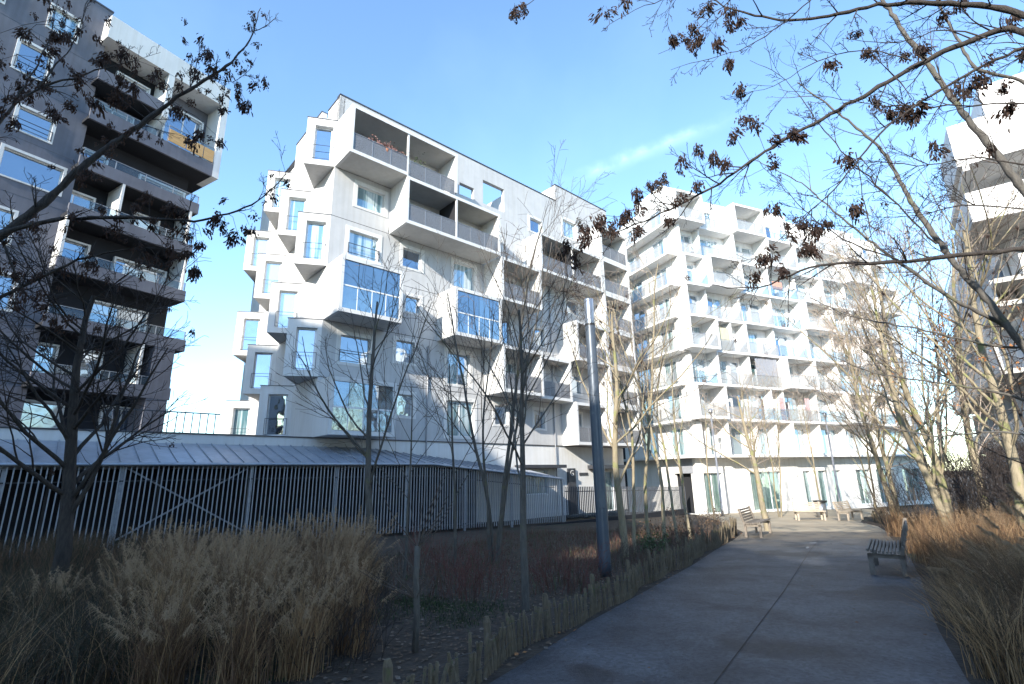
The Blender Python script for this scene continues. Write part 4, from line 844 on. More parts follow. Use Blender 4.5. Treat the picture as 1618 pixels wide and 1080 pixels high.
tips = np.array([at(u, v, Y_) for u, v, Y_ in ((1592, 765, 6.6), (1600, 800, 6.4), (1610, 785, 6.8), (1555, 815, 7.4), (1565, 840, 7.2), (1590, 855, 5.6), (1608, 860, 5.4), (1520, 850, 8.2), (1545, 830, 8.0), (1470, 895, 8.6), (1500, 880, 8.4), (1580, 790, 7.2), (1615, 850, 6.0), (1535, 865, 7.2))])
stem = MB()
dd_ = np.zeros_like(tips)
for i, tp in enumerate(tips):
    b = np.array([tp[0] + .35 + random.uniform(-.1, .2), tp[1] - .1 + random.uniform(-.2, .2), 0]); b[2] = zg(0, b[1]); mid = (tp + b) / 2 + np.array([.1, 0, .12]); polytube(stem, [b, mid, tp], [.006, .005, .003], 4); e = tp - mid; dd_[i] = e / np.linalg.norm(e)
tag(stem.build('reed_stems', 'straw'), 'bare straw stems of the plumed reeds at the right edge', 'grass', kind='stuff')
q2, w2_ = plumes(tips, dd_, 420, .13, .0032)
tag(strips('reed_plumes', np.concatenate([q0, q1, q2], 1), np.concatenate([w0_, w1_, w2_], 1), ['plume']), 'fluffy pale seed plumes of the reeds on the right', 'grass', kind='stuff')
# leaf litter
def litter(name, label, n, poly, size, mats):
    xs, ys_ = RNG.uniform(poly[0], poly[1], n), RNG.uniform(poly[2], poly[3], n); keep = poly[4](xs, ys_); xs, ys_ = xs[keep], ys_[keep]; n = len(xs); a = RNG.uniform(0, 6.28, n); s_ = size * RNG.uniform(.5, 1.3, n)
    g = MB(); mi = RNG.integers(0, len(mats), n)
    for i in range(n):
        c, s2 = math.cos(a[i]) * s_[i], math.sin(a[i]) * s_[i]; z = zg(0, ys_[i]) + .014; u = random.uniform(0, .5) * s_[i]; x, y = xs[i], ys_[i]
        g.add([(x - c, y - s2, z + u * .3), (x - s2 * .5, y + c * .5, z + u), (x + c, y + s2, z + u * .2), (x + s2 * .5, y - c * .5, z)], ((0, 1, 2), (0, 2, 3)), int(mi[i]))
    return tag(g.build(name, mats), label, 'leaves', kind='stuff')
lx = lambda y: np.interp(y, [p[1] for p in PF], [p[0] for p in PF])
px = lambda y: np.interp(y, [p[1] for p in PL], [p[0] for p in PL]); qx = lambda y: np.interp(y, [p[1] for p in PR], [p[0] for p in PR])
litter('leaf_litter', 'carpet of fallen brown leaves under the garden trees', 30000, (-5, 7.5, 4.5, 23, lambda x, y: (x < lx(y) + .1) & (x > lx(y) - 7)), .030, ['leafd', 'leafp', 'leafd', 'straw_dd', 'leafd'])
litter('leaf_litter', 'thin line of fallen leaves between paling fence and asphalt', 2600, (-1.5, 9.2, 3.6, 22, lambda x, y: (x > lx(y) - .1) & (x < px(y) + np.abs(RNG.normal(0, .10, len(x))))), .035, ['leafp', 'leafd', 'leafo'])
litter('leaf_litter', 'few single leaves blown across the asphalt', 420, (-1, 13, 3.5, 20, lambda x, y: (x > px(y)) & (x < qx(y))), .022, ['leafp', 'leafd', 'straw_d'])
litter('leaf_litter', 'fallen leaves along the right edge of the asphalt', 1500, (3, 14, 4.5, 20, lambda x, y: (x > qx(y) - np.abs(RNG.normal(0, .12, len(x)))) & (x < qx(y) + .5)), .035, ['leafp', 'leafd'])
n = 5200; xy = clumped(n, [(-1.35, 8.3), (-.75, 7.2), (-2.0, 7.5), (-1.1, 8.0), (-1.7, 8.6), (-2.6, 4.9), (-.5, 7.9), (-2.3, 5.3)], .26); h = RNG.uniform(.02, .07, n)
lv, W = blades(xy, h, RNG.uniform(.01, .05, n), RNG.uniform(.004, .009, n)); tag(strips('ground_cover', lv, W, ['moss', 'grassg'], RNG.integers(0, 2, n)), 'thin green ground cover on the garden soil', 'ground cover', kind='stuff')

n = 15000; xy = np.c_[RNG.uniform(-6, 8, n * 3), RNG.uniform(8.5, 24, n * 3)]; kp = (xy[:, 0] < lx(xy[:, 1]) - .2) & (xy[:, 0] > lx(xy[:, 1]) - 9); xy = xy[kp][:n]; n = len(xy); h = RNG.uniform(.06, .34, n) * (.5 + np.abs(np.sin(xy[:, 0] * 1.7) * np.cos(xy[:, 1] * 1.3)))
lv, W = blades(xy, h, RNG.uniform(.03, .2, n), RNG.uniform(.005, .012, n)); tag(strips('dead_undergrowth', lv, W, ['straw_dd', 'redstem', 'leafd', 'ivy'], RNG.choice(4, n, p=[.45, .25, .22, .08])), 'low dead brown undergrowth in the planting bed behind the paling fence', 'undergrowth', kind='stuff')
# ------------------------------------------------------------------ shrubs
def shrub(label, X, Y, H, nst, seed, m_='redstem', rad=.35, depth=2, twr=.004, group='bare shrubs in the garden', leaves=0, leafm='ivy'):
    rg = np.random.default_rng(seed); z = zg(0, Y); o = thing('shrub', label, 'shrub', (X, Y, z), group); a_, b_, tips = MB(), MB(), []
    S = dict(BASE, seg=(.2, .15, .12), wig=(.08, .12, .14), up=(.03, .02, .02), tip=twr * .55, depth=depth, nc=(4, 3), t0=(.25, .2), ang=(32, 36), lr=(.5, .5), rr=(.7, .7), thick=0)
    for k in range(nst):
        a = rg.uniform(0, 6.28); ro = rad * math.sqrt(rg.random()); d = np.array([math.cos(a) * rg.uniform(.1, .6), math.sin(a) * rg.uniform(.1, .6), 1]); d /= np.linalg.norm(d)
        grow(a_, b_, (X + math.cos(a) * ro, Y + math.sin(a) * ro, z - .03), d, H * rg.uniform(.55, 1.05), twr, 0, S, rg, tips)
    a_.build('stems', m_, o)['kind'] = 'stuff'; b_.build('twigs', m_, o)['kind'] = 'stuff'
    if leaves:
        g = MB()
        for k in range(leaves):
            p = tips[rg.integers(len(tips))] + rg.normal(0, .07, 3); u = rg.normal(size=3); u /= np.linalg.norm(u); v = np.cross(u, rg.normal(size=3)); v /= np.linalg.norm(v); s_ = rg.uniform(.015, .04)
            g.add([p - u * s_, p + v * s_ * .6, p + u * s_, p - v * s_ * .6], ((0, 1, 2, 3),))
        g.build('foliage', leafm, o)['kind'] = 'stuff'
    return o
shrub('red stemmed shrub between the lamp post and the slim birch like trunk', .9, 9.3, .75, 46, 1, rad=.5)
shrub('red stemmed shrub left of the slim fenceside trunk', -.7, 8.7, .7, 40, 2, rad=.5)
shrub('wide rust brown shrub under the thick clustered trunks', -1.6, 11.6, .95, 44, 3, 'redstem', rad=.7)
shrub('brown twiggy shrub behind the dry plumed grass', -2.6, 9.0, .8, 40, 4, 'twig', rad=.5)
shrub('brown twiggy shrub near the foot of the lamp post', 2.2, 12.3, .6, 40, 5, 'twig', rad=.6)
shrub('small evergreen shrub among slim trunks right of the lamp post', 3.6, 14.5, .5, 24, 6, 'twig', rad=.4, leaves=700)
shrub('brown bramble mound behind the paling fence in mid distance', 4.7, 16.9, .7, 44, 7, 'twig', rad=.7, leaves=500, leafm='leafd')
shrub('brown bramble mound at the far end of the paling fence', 6.8, 20.4, .9, 48, 8, 'twig', rad=.8, leaves=700, leafm='leafd')
shrub('dark twig thicket at the bottom beside the paling fence', -1.9, 5.6, .7, 44, 9, 'twig_d', rad=.55)
for i, (x, y, h_, lab) in enumerate(((13.6, 13.0, 2.6, 'dark twig thicket at the right edge under the leaning trunk'), (15.5, 16.5, 3.2, 'tall dark thicket left of the right hand trunk'), (17.5, 17.0, 3.4, 'tall dark thicket below the projecting white boxes'), (14.2, 18.2, 2.2, 'reddish thicket behind the golden reeds'))):
    shrub(lab, x, y, h_, 60, 20 + i, 'twig_d' if i != 3 else 'twig', rad=1.3, twr=.009, group='thickets on the right')
for i, (x, y, h_, lab) in enumerate(((19.5, 21.5, 3.6, 'dense dark thicket filling the gap right of the far paling fence'), (22.0, 24.0, 4.0, 'dense dark thicket at the foot of the white boxes'), (16.2, 14.6, 2.8, 'dense dark thicket at the right edge behind the mottled trunk'))):
    shrub(lab, x, y, h_, 90, 40 + i, 'twig_d', rad=1.9, twr=.012, group='thickets on the right')
BF = thing('board_fence', 'dark blue grey board fence behind the thickets on the right', 'fence', (17.5, 19.0, zg(0, 19)))
FBo = frame((16.2, 19.8), (.88, -.47), None, 0)
bd_ = MB(); bd_.box(frame((0, 0), (.88, -.47), None, 0), 0, .24, -.02, .02, 0, 1); bdm = bd_.mesh('board', 'fence_d')
for k in range(34):
    q = FBo(k * .25, 0, zg(0, 19.8 - .47 * k * .25)); linkcopy('board', bdm, BF, q, (0, 0, 0), (1, 1, 1.9 + .02 * (k % 3)))
# old coppiced stump with thin shoots
X, Y = -1.06, 5.83; z = zg(0, Y); o = thing('coppiced_tree', 'short brown coppiced stump with thin shoots near the bottom centre', 'tree', (X, Y, z)); g = MB()
g.tube([(X, Y, z - .05), (X + .01, Y, z + .35), (X - .01, Y + .01, z + .72), (X + .0, Y, z + 1.02)], [.036, .032, .030, .034], 8); g.build('trunk', 'bark', o, True)
g = MB(); rg = np.random.default_rng(3)
for k in range(22):
    a = rg.uniform(0, 6.28); zz = z + rg.choice([.5, .75, .98, 1.0, 1.0]); d = np.array([math.cos(a), math.sin(a) * .6, rg.uniform(.3, 1.4)]); d /= np.linalg.norm(d); l = rg.uniform(.35, .95); p = np.array([X, Y, zz]); polytube(g, [p, p + d * l * .5 + rg.normal(0, .02, 3), p + d * l + np.array([0, 0, .1 * l])], [.006, .0045, .002], 4)
g.build('crown', 'twig', o)

# ------------------------------------------------------------------ trees
tree('bare_tree', 'dark spreading tree in front of the bar fence at the far left', -7.55, 9.0, 5.4, .125, 41, dict(nc=(22, 10, 6), tip=.0045, t0=(.24, .2, .2), ang=(52, 40, 42), lr=(.52, .5, .5), up=(.02, .06, .04, .02), wig=(.06, .10, .13, .16)), 'bark_d', 'twig_d', (.02, 0), seeds=46)
tree('bare_tree', 'slim grey tree rising right of the dry plumed grass', -2.62, 10.1, 5.6, .075, 42, dict(nc=(14, 6, 4), t0=(.30, .2, .2), ang=(34, 36, 40), up=(.02, .07, .05, .03), lr=(.55, .48, .5)), 'bark', 'twig', (.01, 0))
tree('bare_tree', 'thin leaning sapling beside the slim grey tree', -2.15, 10.4, 3.9, .03, 43, dict(nc=(9, 5, 3), t0=(.4, .2, .2)), 'bark', 'twig', (.06, 0))
tree('bare_tree', 'thick clustered multi stemmed tree left of the lamp post', -.52, 13.0, 8.4, .062, 44, dict(nc=(10, 5, 4), t0=(.30, .2, .2), ang=(24, 32, 38), up=(.015, .05, .04, .03), lr=(.42, .48, .5)), 'bark', 'twig', stems=4, spread=.08)
tree('bare_tree', 'slim pale trunk with a fan of branches by the paling fence', .12, 7.75, 4.4, .058, 45, dict(nc=(16, 6, 4), t0=(.38, .15, .2), ang=(36, 34, 38), up=(.015, .08, .05, .03), lr=(.60, .46, .5)), 'bark', 'twig', (.02, .02))
tree('bare_tree', 'thin straight sapling between the clustered tree and plumed grass', -1.35, 11.8, 4.6, .04, 46, dict(nc=(10, 5, 3), t0=(.35, .2, .2)), 'bark', 'twig', (.0, 0))
tree('bare_tree', 'olive barked tree forking low just right of the lamp post', 2.75, 13.8, 6.6, .10, 47, dict(nc=(13, 7, 5), t0=(.26, .2, .2), ang=(40, 38, 42), lr=(.56, .5, .5)), 'bark_y', 'twig', (.0, 0), seeds=26)
for i, (x, y, h_, r_, lab, ln) in enumerate(((3.15, 14.4, 7.0, .05, 'second slim trunk right of the lamp post', (.02, 0)), (3.75, 15.2, 8.6, .055, 'tall pale stemmed tree third from the lamp post', (-.01, 0)), (4.5, 16.4, 8.8, .06, 'tall pale stemmed tree fourth from the lamp post', (.02, 0)), (5.25, 17.6, 7.6, .05, 'pale stemmed tree near the end of the dark railing', (.03, 0)), (6.1, 18.9, 6.8, .06, 'pale tree just before the white block corner', (-.02, 0)))):
    tree('bare_tree', lab, x, y, h_, r_, 50 + i, dict(nc=(12, 6, 4), t0=(.28, .2, .2), ang=(30, 36, 40), lr=(.46, .48, .5), up=(.02, .06, .04, .02)), 'bark_y', 'twig_p' if i else 'twig', ln)
tree('bare_tree', 'sunlit yellow barked tree beside the far left bench', 10.3, 22.0, 5.8, .13, 60, dict(nc=(10, 6, 5), t0=(.34, .2, .2), ang=(44, 38, 42), lr=(.52, .5, .5)), 'bark_y', 'twig_p', (-.02, 0))
for i, (x, y, h_, r_, lab) in enumerate(((14.6, 31.5, 7.5, .07, 'slim sunlit tree left of the metal bin'), (16.6, 33.6, 8.0, .07, 'slim sunlit tree just behind the metal bin'), (19.0, 33.0, 7.4, .06, 'slim sunlit tree right of the metal bin'), (22.6, 33.5, 7.5, .08, 'pale tree before the right end of the white block'), (11.9, 32.0, 7.0, .06, 'pale tree before the left corner of the white block'))):
    tree('bare_tree', lab, x, y, h_, r_, 70 + i, dict(nc=(10, 6, 4), t0=(.3, .2, .2), ang=(34, 38, 40), lr=(.5, .5, .5), tip=.006), 'bark_y', 'twig_p', (random.uniform(-.05, .05), 0), 'slim trees around the sandy square', stems=1 + i % 2)
tree('bare_tree', 'pale yellow leaning trunk above the golden reeds on the right', 11.5, 14.3, 7.6, .105, 80, dict(nc=(13, 7, 5), t0=(.20, .2, .2), ang=(46, 40, 42), lr=(.58, .5, .5), tip=.004), 'bark_y', 'twig_p', (-.03, 0), 'trees on the right', seeds=14)
tree('bare_tree', 'thick mottled trunk forking at the right edge of the picture', 11.55, 12.3, 8.4, .125, 81, dict(nc=(15, 7, 5), t0=(.24, .2, .2), ang=(42, 40, 42), lr=(.55, .5, .5), tip=.004), 'bark_y', 'twig', (-.02, 0), 'trees on the right', seeds=24)
for i, (x, y, h_, lab) in enumerate(((19.0, 26.5, 11.0, 'tall fine twigged tree right of the white block'), (22.0, 27.5, 12.0, 'tall fine twigged tree left of the projecting white boxes'), (17.0, 24.0, 9.0, 'fine twigged tree above the far paling fence'), (15.2, 17.2, 10.5, 'fine twigged tree veiling the projecting white boxes'), (13.4, 16.6, 9.0, 'fine twigged tree left of the pale yellow trunk'), (25.0, 31.0, 12.5, 'distant fine twigged tree at the end of the white block'))):
    tree('bare_tree', lab, x, y, h_, .12, 90 + i, dict(nc=(17, 8, 5), t0=(.18, .15, .2), ang=(36, 36, 38), lr=(.5, .5, .5), up=(.02, .07, .05, .03), tip=.006), 'bark_y', 'twig_p', (random.uniform(-.06, .02), 0), 'fine twigged trees on the right')
for i, (x, y, h_, lab) in enumerate(((-25.5, 62, 13, 'distant bare tree seen between the dark and pale blocks'), (-29.5, 66, 12, 'distant bare tree beside the dark block edge'), (-21.5, 64, 12, 'distant bare tree beside the zigzag bay windows'))):
    tree('bare_tree', lab, x, y, h_, .16, 110 + i, dict(nc=(15, 8, 5), t0=(.2, .15, .2), tip=.014), 'bark_y', 'twig_p', group='distant trees in the gap')

for i, (x, y, h_) in enumerate(((-4.6, -5.5, 7.6), (-2.9, -7.0, 8.4), (-1.3, -5.2, 7.0))):  # unseen trees added to break up the sunlight on the path
    tree('bare_tree', ('left', 'middle', 'right')[i] + ' unseen bare tree of three added behind the viewer to dapple the path', x, y, h_, .11, 130 + i, dict(nc=(16, 8, 5), t0=(.3, .2, .2), tip=.006), 'bark', 'twig', group='unseen trees added for dappled shade')
# ------------------------------------------------------------------ the two near trees whose limbs reach into the picture
def limb(mb, tw, pxs, r0, r1, Y0, Y1, side, rg, side_len=(.25, .8), n_side=None, droop=0.0, tipr=.0028):
    P = np.array([at(u, v, Y0 + (Y1 - Y0) * i / (len(pxs) - 1)) for i, (u, v) in enumerate(pxs)])
    d = np.r_[0, np.cumsum(np.linalg.norm(np.diff(P, axis=0), axis=1))]; m_ = max(8, int(d[-1] / .12)); t = np.linspace(0, d[-1], m_)
    Q = np.stack([np.interp(t, d, P[:, k]) for k in range(3)], 1)
    for _ in range(3): Q[1:-1] = (Q[:-2] + 2 * Q[1:-1] + Q[2:]) / 4
    Q[1:-1] += rg.normal(0, .008, (m_ - 2, 3)); R = np.linspace(r0, r1, m_) * (1 + .12 * rg.normal(size=m_).clip(-1, 1))
    polytube(mb, Q, R, 8 if r0 > .02 else 6)
    S = dict(BASE, seg=(.1, .1, .08), wig=(.09, .12, .14), up=(.015, .01, .0), tip=tipr, depth=2, nc=(5, 3), t0=(.25, .2), ang=(38, 42), lr=(.45, .5), rr=(.7, .7), thick=-1); tips = []
    for k in range(n_side if n_side is not None else side):
        i = rg.integers(int(m_ * .12), m_ - 1); dd = Q[min(i + 1, m_ - 1)] - Q[i]; dd /= np.linalg.norm(dd) + 1e-9
        nd = rot_about(dd, perp(dd, rg), math.radians(rg.normal(48, 12))); grow(tw, tw, Q[i], nd, rg.uniform(*side_len), min(R[i] * .65, .0095), 0, S, rg, tips)
    return Q, tips
def hang(o, px, Y, rg, s0=.8, s1=1.25, n=1, pts=None, tw=None):
    for (u, v) in px:
        q0 = at(u, v, Y + rg.normal(0, .10))
        if pts is not None:                      # a short side twig carries the seeds
            k = np.argmin(np.linalg.norm(pts - q0, axis=1)); b = pts[k]; q0 = q0 + (b - q0) * np.array([0, .75, 0]); m = (b + q0) / 2 + np.array([0, 0, .06]) + rg.normal(0, .02, 3)
            polytube(tw, [b, m, q0 + np.array([0, 0, .03])], [.0045, .0035, .0025], 4)
        for k in range(n):
            q = q0 + rg.normal(0, .035, 3) - np.array([0, 0, .02]); sc_ = rg.uniform(s0, s1); linkcopy('seed_cluster', CL[rg.integers(6)], o, q, (rg.normal(0, .35), rg.normal(0, .35), rg.uniform(0, 6.28)), (sc_, sc_, sc_ * rg.uniform(.8, 1.3)))
def hang_near(o, Q, n, rg, s0, s1, i0=.2):
    for k in range(n):
        i = rg.integers(int(len(Q) * i0), len(Q)); q = Q[i] + np.array([rg.normal(0, .12), rg.normal(0, .15), rg.normal(-.06, .10)]); sc_ = rg.uniform(s0, s1); linkcopy('seed_cluster', CL[rg.integers(6)], o, q, (rg.normal(0, .3), rg.normal(0, .3), rg.uniform(0, 6.28)), (sc_, sc_, sc_))
rg = np.random.default_rng(77)
XL, YL = -9.0, 6.2; zL = zg(0, YL); NL = thing('bare_tree', 'near seed laden tree reaching in from the left edge', 'tree', (XL, YL, zL), 'seed laden trees framing the view')
tr, tw = MB(), MB()
polytube(tr, [(XL, YL, zL - .1), (XL + .03, YL + .1, zL + 2), (XL + .1, YL + .3, zL + 4.4), (XL + .15, YL + .4, zL + 7.5), (XL + .1, YL + .4, zL + 10)], [.17, .15, .13, .09, .04], 10)
Lb = [([(-150, 460), (-40, 400), (0, 372), (60, 330), (130, 262), (210, 205), (300, 140), (360, 105), (395, 65), (412, 12)], .075, .005, 6.3, 7.4, 12, (.3, .8)),
      ([(-60, 405), (10, 365), (90, 345), (200, 343), (320, 350), (400, 325), (440, 290), (465, 262)], .042, .004, 6.3, 7.6, 12, (.3, .8)),
      ([(-150, 300), (-20, 215), (20, 165), (60, 138), (110, 125), (160, 108), (215, 95)], .035, .006, 6.3, 7.2, 10, (.25, .6)),
      ([(20, 165), (55, 110), (80, 60), (92, -10)], .014, .004, 6.5, 6.8, 4, (.2, .5)), ([(60, 138), (100, 90), (122, 60), (142, -10)], .012, .004, 6.6, 6.9, 3, (.2, .5)),
      ([(300, 140), (312, 100), (316, 62)], .009, .003, 7.2, 7.3, 3, (.1, .3)), ([(330, 122), (370, 132), (395, 110), (405, 90)], .007, .003, 7.2, 7.5, 2, (.1, .3)),
      ([(-120, 560), (0, 470), (60, 440), (150, 400), (240, 390), (320, 400)], .03, .004, 6.6, 7.6, 10, (.3, .7)),
      ([(0, 372), (40, 470), (90, 500), (150, 505)], .02, .004, 6.8, 7.2, 8, (.3, .6))]
QL = []
for pxs, r0, r1, y0, y1, ns, sl_ in Lb:
    Q, tp = limb(tr, tw, pxs, r0, r1, y0, y1, ns, rg, sl_); QL.append(Q); hang_near(NL, Q, int(8 + len(Q) * .7), rg, .55, 1.2, .15)
QL = np.concatenate(QL)
hang(NL, [(12, 75), (60, 65), (95, 70), (120, 75), (20, 115), (45, 140), (35, 160), (70, 165), (95, 185), (110, 95), (130, 125), (165, 75), (185, 70), (200, 95), (210, 130), (180, 110), (160, 95), (190, 150), (225, 85), (250, 125), (205, 165), (175, 145), (150, 150), (130, 175), (115, 200), (60, 215), (310, 65), (322, 70), (330, 95), (340, 110), (368, 130), (350, 145), (380, 150), (383, 165), (340, 155), (280, 165), (320, 205), (345, 220), (300, 215), (335, 330), (355, 355), (385, 350), (370, 365), (225, 330), (250, 350), (270, 325), (285, 360), (310, 370), (300, 340), (265, 375), (240, 310), (300, 395), (285, 410), (310, 420)], 7.0, rg, .65, 1.25, 4, QL, tw)
tr.build('trunk', 'bark_d', NL, True); tw.build('crown', 'twig_d', NL)

rg = np.random.default_rng(78)
XR, YR = 7.0, 4.9; zR = zg(0, YR); NR = thing('bare_tree', 'near seed laden tree reaching in from the top right', 'tree', (XR, YR, zR), 'seed laden trees framing the view')
tr, tw = MB(), MB()
polytube(tr, [(XR, YR, zR - .1), (XR + .02, YR, zR + 2), (XR - .05, YR + .1, zR + 4.2), (XR - .1, YR + .1, zR + 6.5), (XR - .1, YR + .2, zR + 9)], [.16, .14, .12, .09, .04], 10)
Rb = [([(1760, 170), (1680, 90), (1618, 48), (1590, 42), (1480, 85), (1340, 165), (1230, 225), (1120, 300), (1030, 345), (950, 375), (895, 388)], .046, .004, 4.9, 6.6, 16, (.25, .8)),
      ([(1760, 170), (1690, 60), (1618, 22), (1560, 8), (1400, 3), (1290, 30), (1225, 33), (1150, 12), (1090, -20)], .05, .006, 4.9, 6.0, 9, (.25, .6)),
      ([(1760, 380), (1618, 393), (1500, 405), (1400, 415), (1290, 417), (1262, 427), (1220, 450), (1180, 458), (1120, 448)], .036, .004, 4.9, 6.4, 7, (.2, .6)),
      ([(1760, 60), (1618, 72), (1500, 130), (1400, 198), (1330, 285), (1270, 345), (1210, 395), (1170, 425)], .022, .003, 4.9, 6.2, 12, (.2, .6)),
      ([(1618, 163), (1540, 166), (1440, 168), (1380, 165), (1290, 150), (1230, 140)], .011, .003, 5.2, 5.8, 6, (.2, .5)),
      ([(1480, 385), (1400, 305), (1345, 255), (1290, 190), (1240, 120), (1185, 95)], .012, .003, 5.6, 6.2, 8, (.2, .6)),
      ([(1352, 240), (1365, 310), (1385, 408)], .007, .005, 5.6, 5.8, 2, (.1, .3)),
      ([(1420, 410), (1350, 390), (1290, 350), (1240, 300), (1200, 255)], .010, .003, 5.6, 6.4, 6, (.2, .5)),
      ([(1150, -40), (1060, -5), (1000, 15), (965, 35), (950, 50)], .008, .003, 5.4, 5.8, 4, (.15, .4)), ([(1300, -20), (1230, 45), (1170, 80), (1110, 95), (1060, 110)], .010, .003, 5.5, 6.0, 6, (.15, .45)), ([(1440, 95), (1370, 75), (1300, 90), (1220, 140), (1160, 150)], .009, .003, 5.5, 6.2, 7, (.2, .5)), ([(1560, 60), (1500, 40), (1420, 70), (1330, 60)], .009, .003, 5.2, 5.8, 6, (.2, .5)), ([(1618, 260), (1540, 245), (1450, 265), (1370, 250), (1300, 270)], .010, .003, 5.2, 6.2, 8, (.2, .6)), ([(1618, 330), (1520, 320), (1440, 345), (1370, 340)], .009, .003, 5.2, 6.2, 7, (.2, .6)), ([(880, -30), (850, -5), (820, 12), (812, 30)], .006, .003, 5.5, 5.6, 2, (.1, .2)), ([(1180, -20), (1130, 20), (1075, 70), (1040, 85)], .008, .003, 5.6, 6.0, 5, (.15, .35))]
QR = []
for pxs, r0, r1, y0, y1, ns, sl_ in Rb:
    Q, tp = limb(tr, tw, pxs, r0, r1, y0, y1, int(ns * 2.3), rg, sl_); QR.append(Q)
QR = np.concatenate(QR)
hang(NR, [(1405, 190), (1395, 205), (1415, 200), (1385, 195), (1420, 185), (1290, 350), (1305, 345), (1262, 390), (1212, 400), (1222, 385), (1198, 190), (1222, 212), (1042, 262), (1052, 270), (1000, 310), (962, 330), (940, 345), (918, 372), (1115, 272), (1068, 330), (1130, 62), (1112, 15), (1138, 50), (1060, 68), (1070, 75), (815, 35), (825, 45), (1332, 250), (1182, 122), (1252, 200), (1132, 235), (1152, 250), (1108, 225), (1500, 150), (1520, 142), (1537, 168), (1492, 165), (1440, 95), (1362, 95), (1242, 415), (1195, 430), (1010, 345), (985, 325), (930, 330), (905, 360), (1018, 280), (1085, 290), (1230, 240), (1275, 200), (1310, 95), (1180, 185), (1105, 60), (1450, 60), (1475, 45), (1340, 60), (1390, 120), (1560, 130), (1590, 150), (1335, 330), (1255, 350), (1235, 365), (1285, 380), (1160, 200), (1080, 245), (1020, 300), (975, 345), (950, 320), (1215, 330), (1365, 170), (1150, 15), (1165, 40), (1095, 35), (955, 25), (985, 20), (1030, 10), (1090, 80), (1150, 100), (1560, 60), (1590, 230), (1450, 250), (1520, 215), (1600, 260)], 5.9, rg, .65, 1.25, 4, QR, tw)
hang(NR, [(1581, 75), (1606, 190), (1572, 110)], 4.9, rg, .9, 1.1, 1, QR, tw)
tr.build('trunk', 'bark_d', NR, True); tw.build('crown', 'twig_d', NR)
rg = np.random.default_rng(79)
XG, YG = 12.6, 8.6; zG = zg(0, YG); NG = thing('bare_tree', 'grey limbed tree crossing behind the dark branches at upper right', 'tree', (XG, YG, zG), 'seed laden trees framing the view')
tr, tw = MB(), MB()
polytube(tr, [(XG, YG, zG - .1), (XG, YG, zG + 2.5), (XG - .1, YG + .05, zG + 5), (XG - .1, YG + .1, zG + 8)], [.2, .18, .15, .1], 10)
for pxs, r0, r1, y0, y1, ns, sl_ in (([(1720, 450), (1650, 345), (1580, 250), (1530, 190), (1480, 120), (1420, 40), (1375, -30)], .085, .035, 8.6, 8.9, 7, (.5, 1.4)),
      ([(1760, 740), (1650, 590), (1560, 475), (1500, 405), (1440, 320), (1395, 235), (1340, 190), (1260, 130)], .085, .012, 8.4, 9.2, 14, (.5, 1.4)),
      ([(1720, 640), (1600, 520), (1500, 470), (1400, 400), (1320, 335), (1270, 290), (1190, 250)], .05, .006, 8.6, 9.4, 14, (.5, 1.3)),
      ([(1720, 560), (1560, 545), (1430, 515), (1340, 500), (1280, 470)], .03, .005, 8.6, 9.4, 10, (.4, 1.2)),
      ([(1720, 660), (1560, 615), (1450, 600), (1380, 590), (1310, 560)], .03, .005, 8.8, 9.6, 12, (.4, 1.2)),
      ([(1720, 720), (1590, 680), (1480, 690), (1380, 670), (1290, 650)], .025, .005, 8.8, 10, 12, (.4, 1.0)),
      ([(1700, 250), (1618, 125), (1540, 110), (1490, 20), (1470, -30)], .04, .02, 8.6, 8.8, 8, (.4, 1.2))):
    limb(tr, tw, pxs, r0, r1, y0, y1, ns, rg, sl_, tipr=.003)
tr.build('trunk', 'bark', NG, True); tw.build('crown', 'twig', NG)
# rust coloured leaves still hanging on a young tree at the right
lv_ = MB(); rgl = np.random.default_rng(5); X, Y = 10.6, 10.6; z = zg(0, Y); o = thing('young_oak', 'young tree holding rust coloured dead leaves at the right edge', 'tree', (X, Y, z), 'trees on the right')
tr, tw, tips = MB(), MB(), []; grow(tr, tw, (X, Y, z - .05), np.array([0, 0, 1.0]), 4.6, .05, 0, dict(BASE, nc=(12, 6, 4), t0=(.4, .2, .2), ang=(50, 40, 40)), rgl, tips); tr.build('trunk', 'bark_d', o, True); tw.build('crown', 'twig_d', o)
for k in range(520):
    p = tips[rgl.integers(len(tips))] + rgl.normal(0, .08, 3)
    if p[2] < z + 2.5: continue
    u = rgl.normal(size=3); u /= np.linalg.norm(u); v = np.cross(u, rgl.normal(size=3)); v /= np.linalg.norm(v); s_ = rgl.uniform(.025, .055); lv_.add([p - u * s_, p + v * s_ * .5, p + u * s_, p - v * s_ * .5], ((0, 1, 2, 3),))
lv_.build('foliage', 'leafo', o)['kind'] = 'stuff'

# ------------------------------------------------------------------ things on the balconies
def plant(label, F, s_, p_, z_, n, r_, m_, h=.35):
    q = np.array(F(s_, p_, z_)); o = thing('potted_plant', label, 'plant', q, 'plants on balconies'); g = MB(); g.lathe(q, [(0, 0), (.14, 0), (.18, .3), (.15, .3), (0, .26)], 10); g.build('pot', 'pot', o, True); f = MB(); rp = np.random.default_rng(int(abs(s_) * 100))
    for k in range(n):
        p = q + np.array([*(np.array([F.d[0], F.d[1]]) * rp.normal(0, r_) + F.n * rp.normal(0, .12)), .35 + abs(rp.normal(0, h))]); u = rp.normal(size=3); u /= np.linalg.norm(u); v = np.cross(u, rp.normal(size=3)); v /= np.linalg.norm(v); a = rp.uniform(.03, .07); f.add([p - u * a, p + v * a * .6, p + u * a, p - v * a * .6], ((0, 1, 2, 3),))
    f.build('foliage', m_, o)['kind'] = 'stuff'
plant('pink flowering plants spilling over the top corner loggia railing', FA, 2.1, 1.6, zl(6) + .85, 420, .5, 'pink', .14)
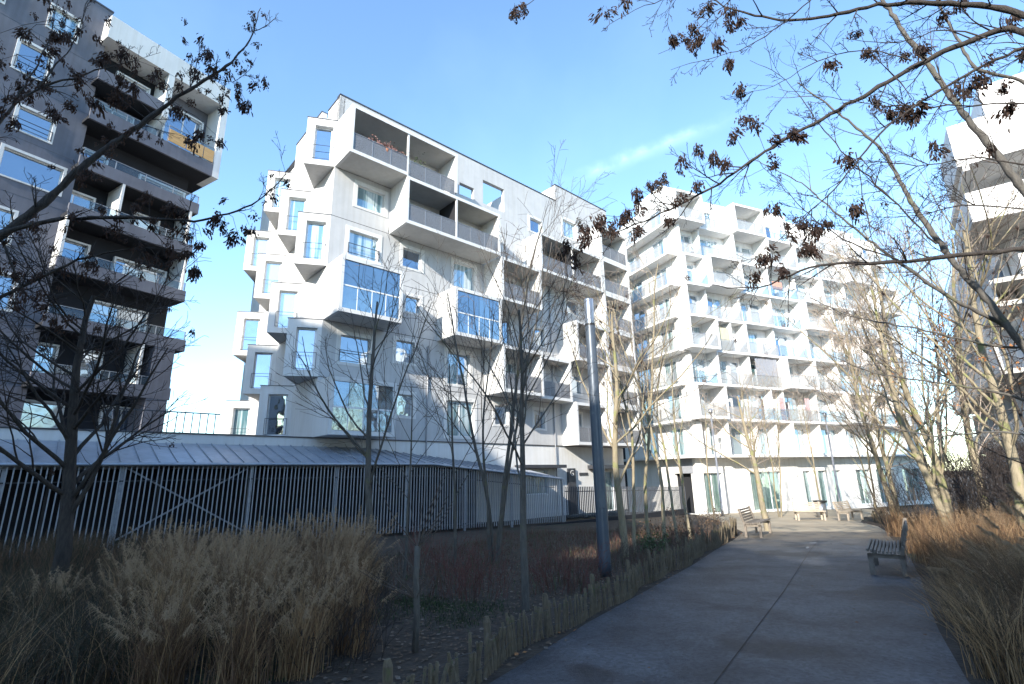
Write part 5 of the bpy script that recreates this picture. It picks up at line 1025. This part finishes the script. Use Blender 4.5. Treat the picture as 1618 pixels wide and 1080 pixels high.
plant('green potted plant on the top terrace beside the pink flowers', FA, 4.3, 1.4, zl(6) + .2, 220, .25, 'ivy', .55)
plant('spiky green plant on a white block balcony', FB_, -1.8, 1.4, LB[5] + .2, 120, .25, 'ivy', .4)
rcl = random.Random(9); ORD = ('first', 'second', 'third', 'fourth', 'fifth', 'sixth', 'seventh', 'eighth')
for k_, i_ in ((1, 1), (2, 0), (2, 4), (3, 2), (4, 1), (4, 3), (5, 4), (6, 0), (6, 2), (3, 5), (5, 6), (1, 6), (7, 3)):
    plant('plant on the %s balcony row above the ground floor, %s bay from the left' % (ORD[k_], ORD[i_]), FB_, max(sb[i_], S0) + rcl.uniform(.8, 2.6), .75, LB[k_] + .10, 90, .22, rcl.choice(('ivy', 'ivy', 'leafo', 'pink')), rcl.uniform(.2, .5))
o = thing('garden_table', 'cream folding table on the wide upper loggia', 'table', FA(8.6, 1.2, zl(5) + .2)); g = MB(); g.box(FA, 8.0, 9.2, 1.0, 1.55, zl(5) + .88, zl(5) + .93); g.build('table_top', 'cream', o)
for a, b in ((8.08, 1.06), (9.08, 1.06), (8.08, 1.45), (9.08, 1.45)): g = MB(); g.box(FA, a, a + .05, b, b + .05, zl(5) + .2, zl(5) + .879); g.build('leg', 'cream', o)
q = np.array(FB_(-4.0, .9, LB[7] + .95)); o = thing('bicycle', 'small bicycle standing on the top balcony of the white block', 'bicycle', (q[0], q[1], q[2] - .36))
for ds in (-.5, .5):
    c = q + np.array([*(FB_.d * ds), 0]); g = MB(); g.tube([c + np.array([*(FB_.d * .34 * math.cos(t)), .34 * math.sin(t)]) for t in np.linspace(0, 6.28, 21)], [.025] * 21, 5); g.build('wheel', 'iron', o)
g = MB(); Pq = lambda a, b: q + np.array([*(FB_.d * a), b])
for a, b in ((Pq(-.5, 0), Pq(-.15, .5)), (Pq(-.15, .5), Pq(.35, .55)), (Pq(-.5, 0), Pq(-.05, 0)), (Pq(-.05, 0), Pq(.35, .55)), (Pq(-.05, 0), Pq(-.18, .62)), (Pq(.5, 0), Pq(.33, .7))): g.tube([a, b], [.02, .02], 5)
g.build('frame', 'iron', o)
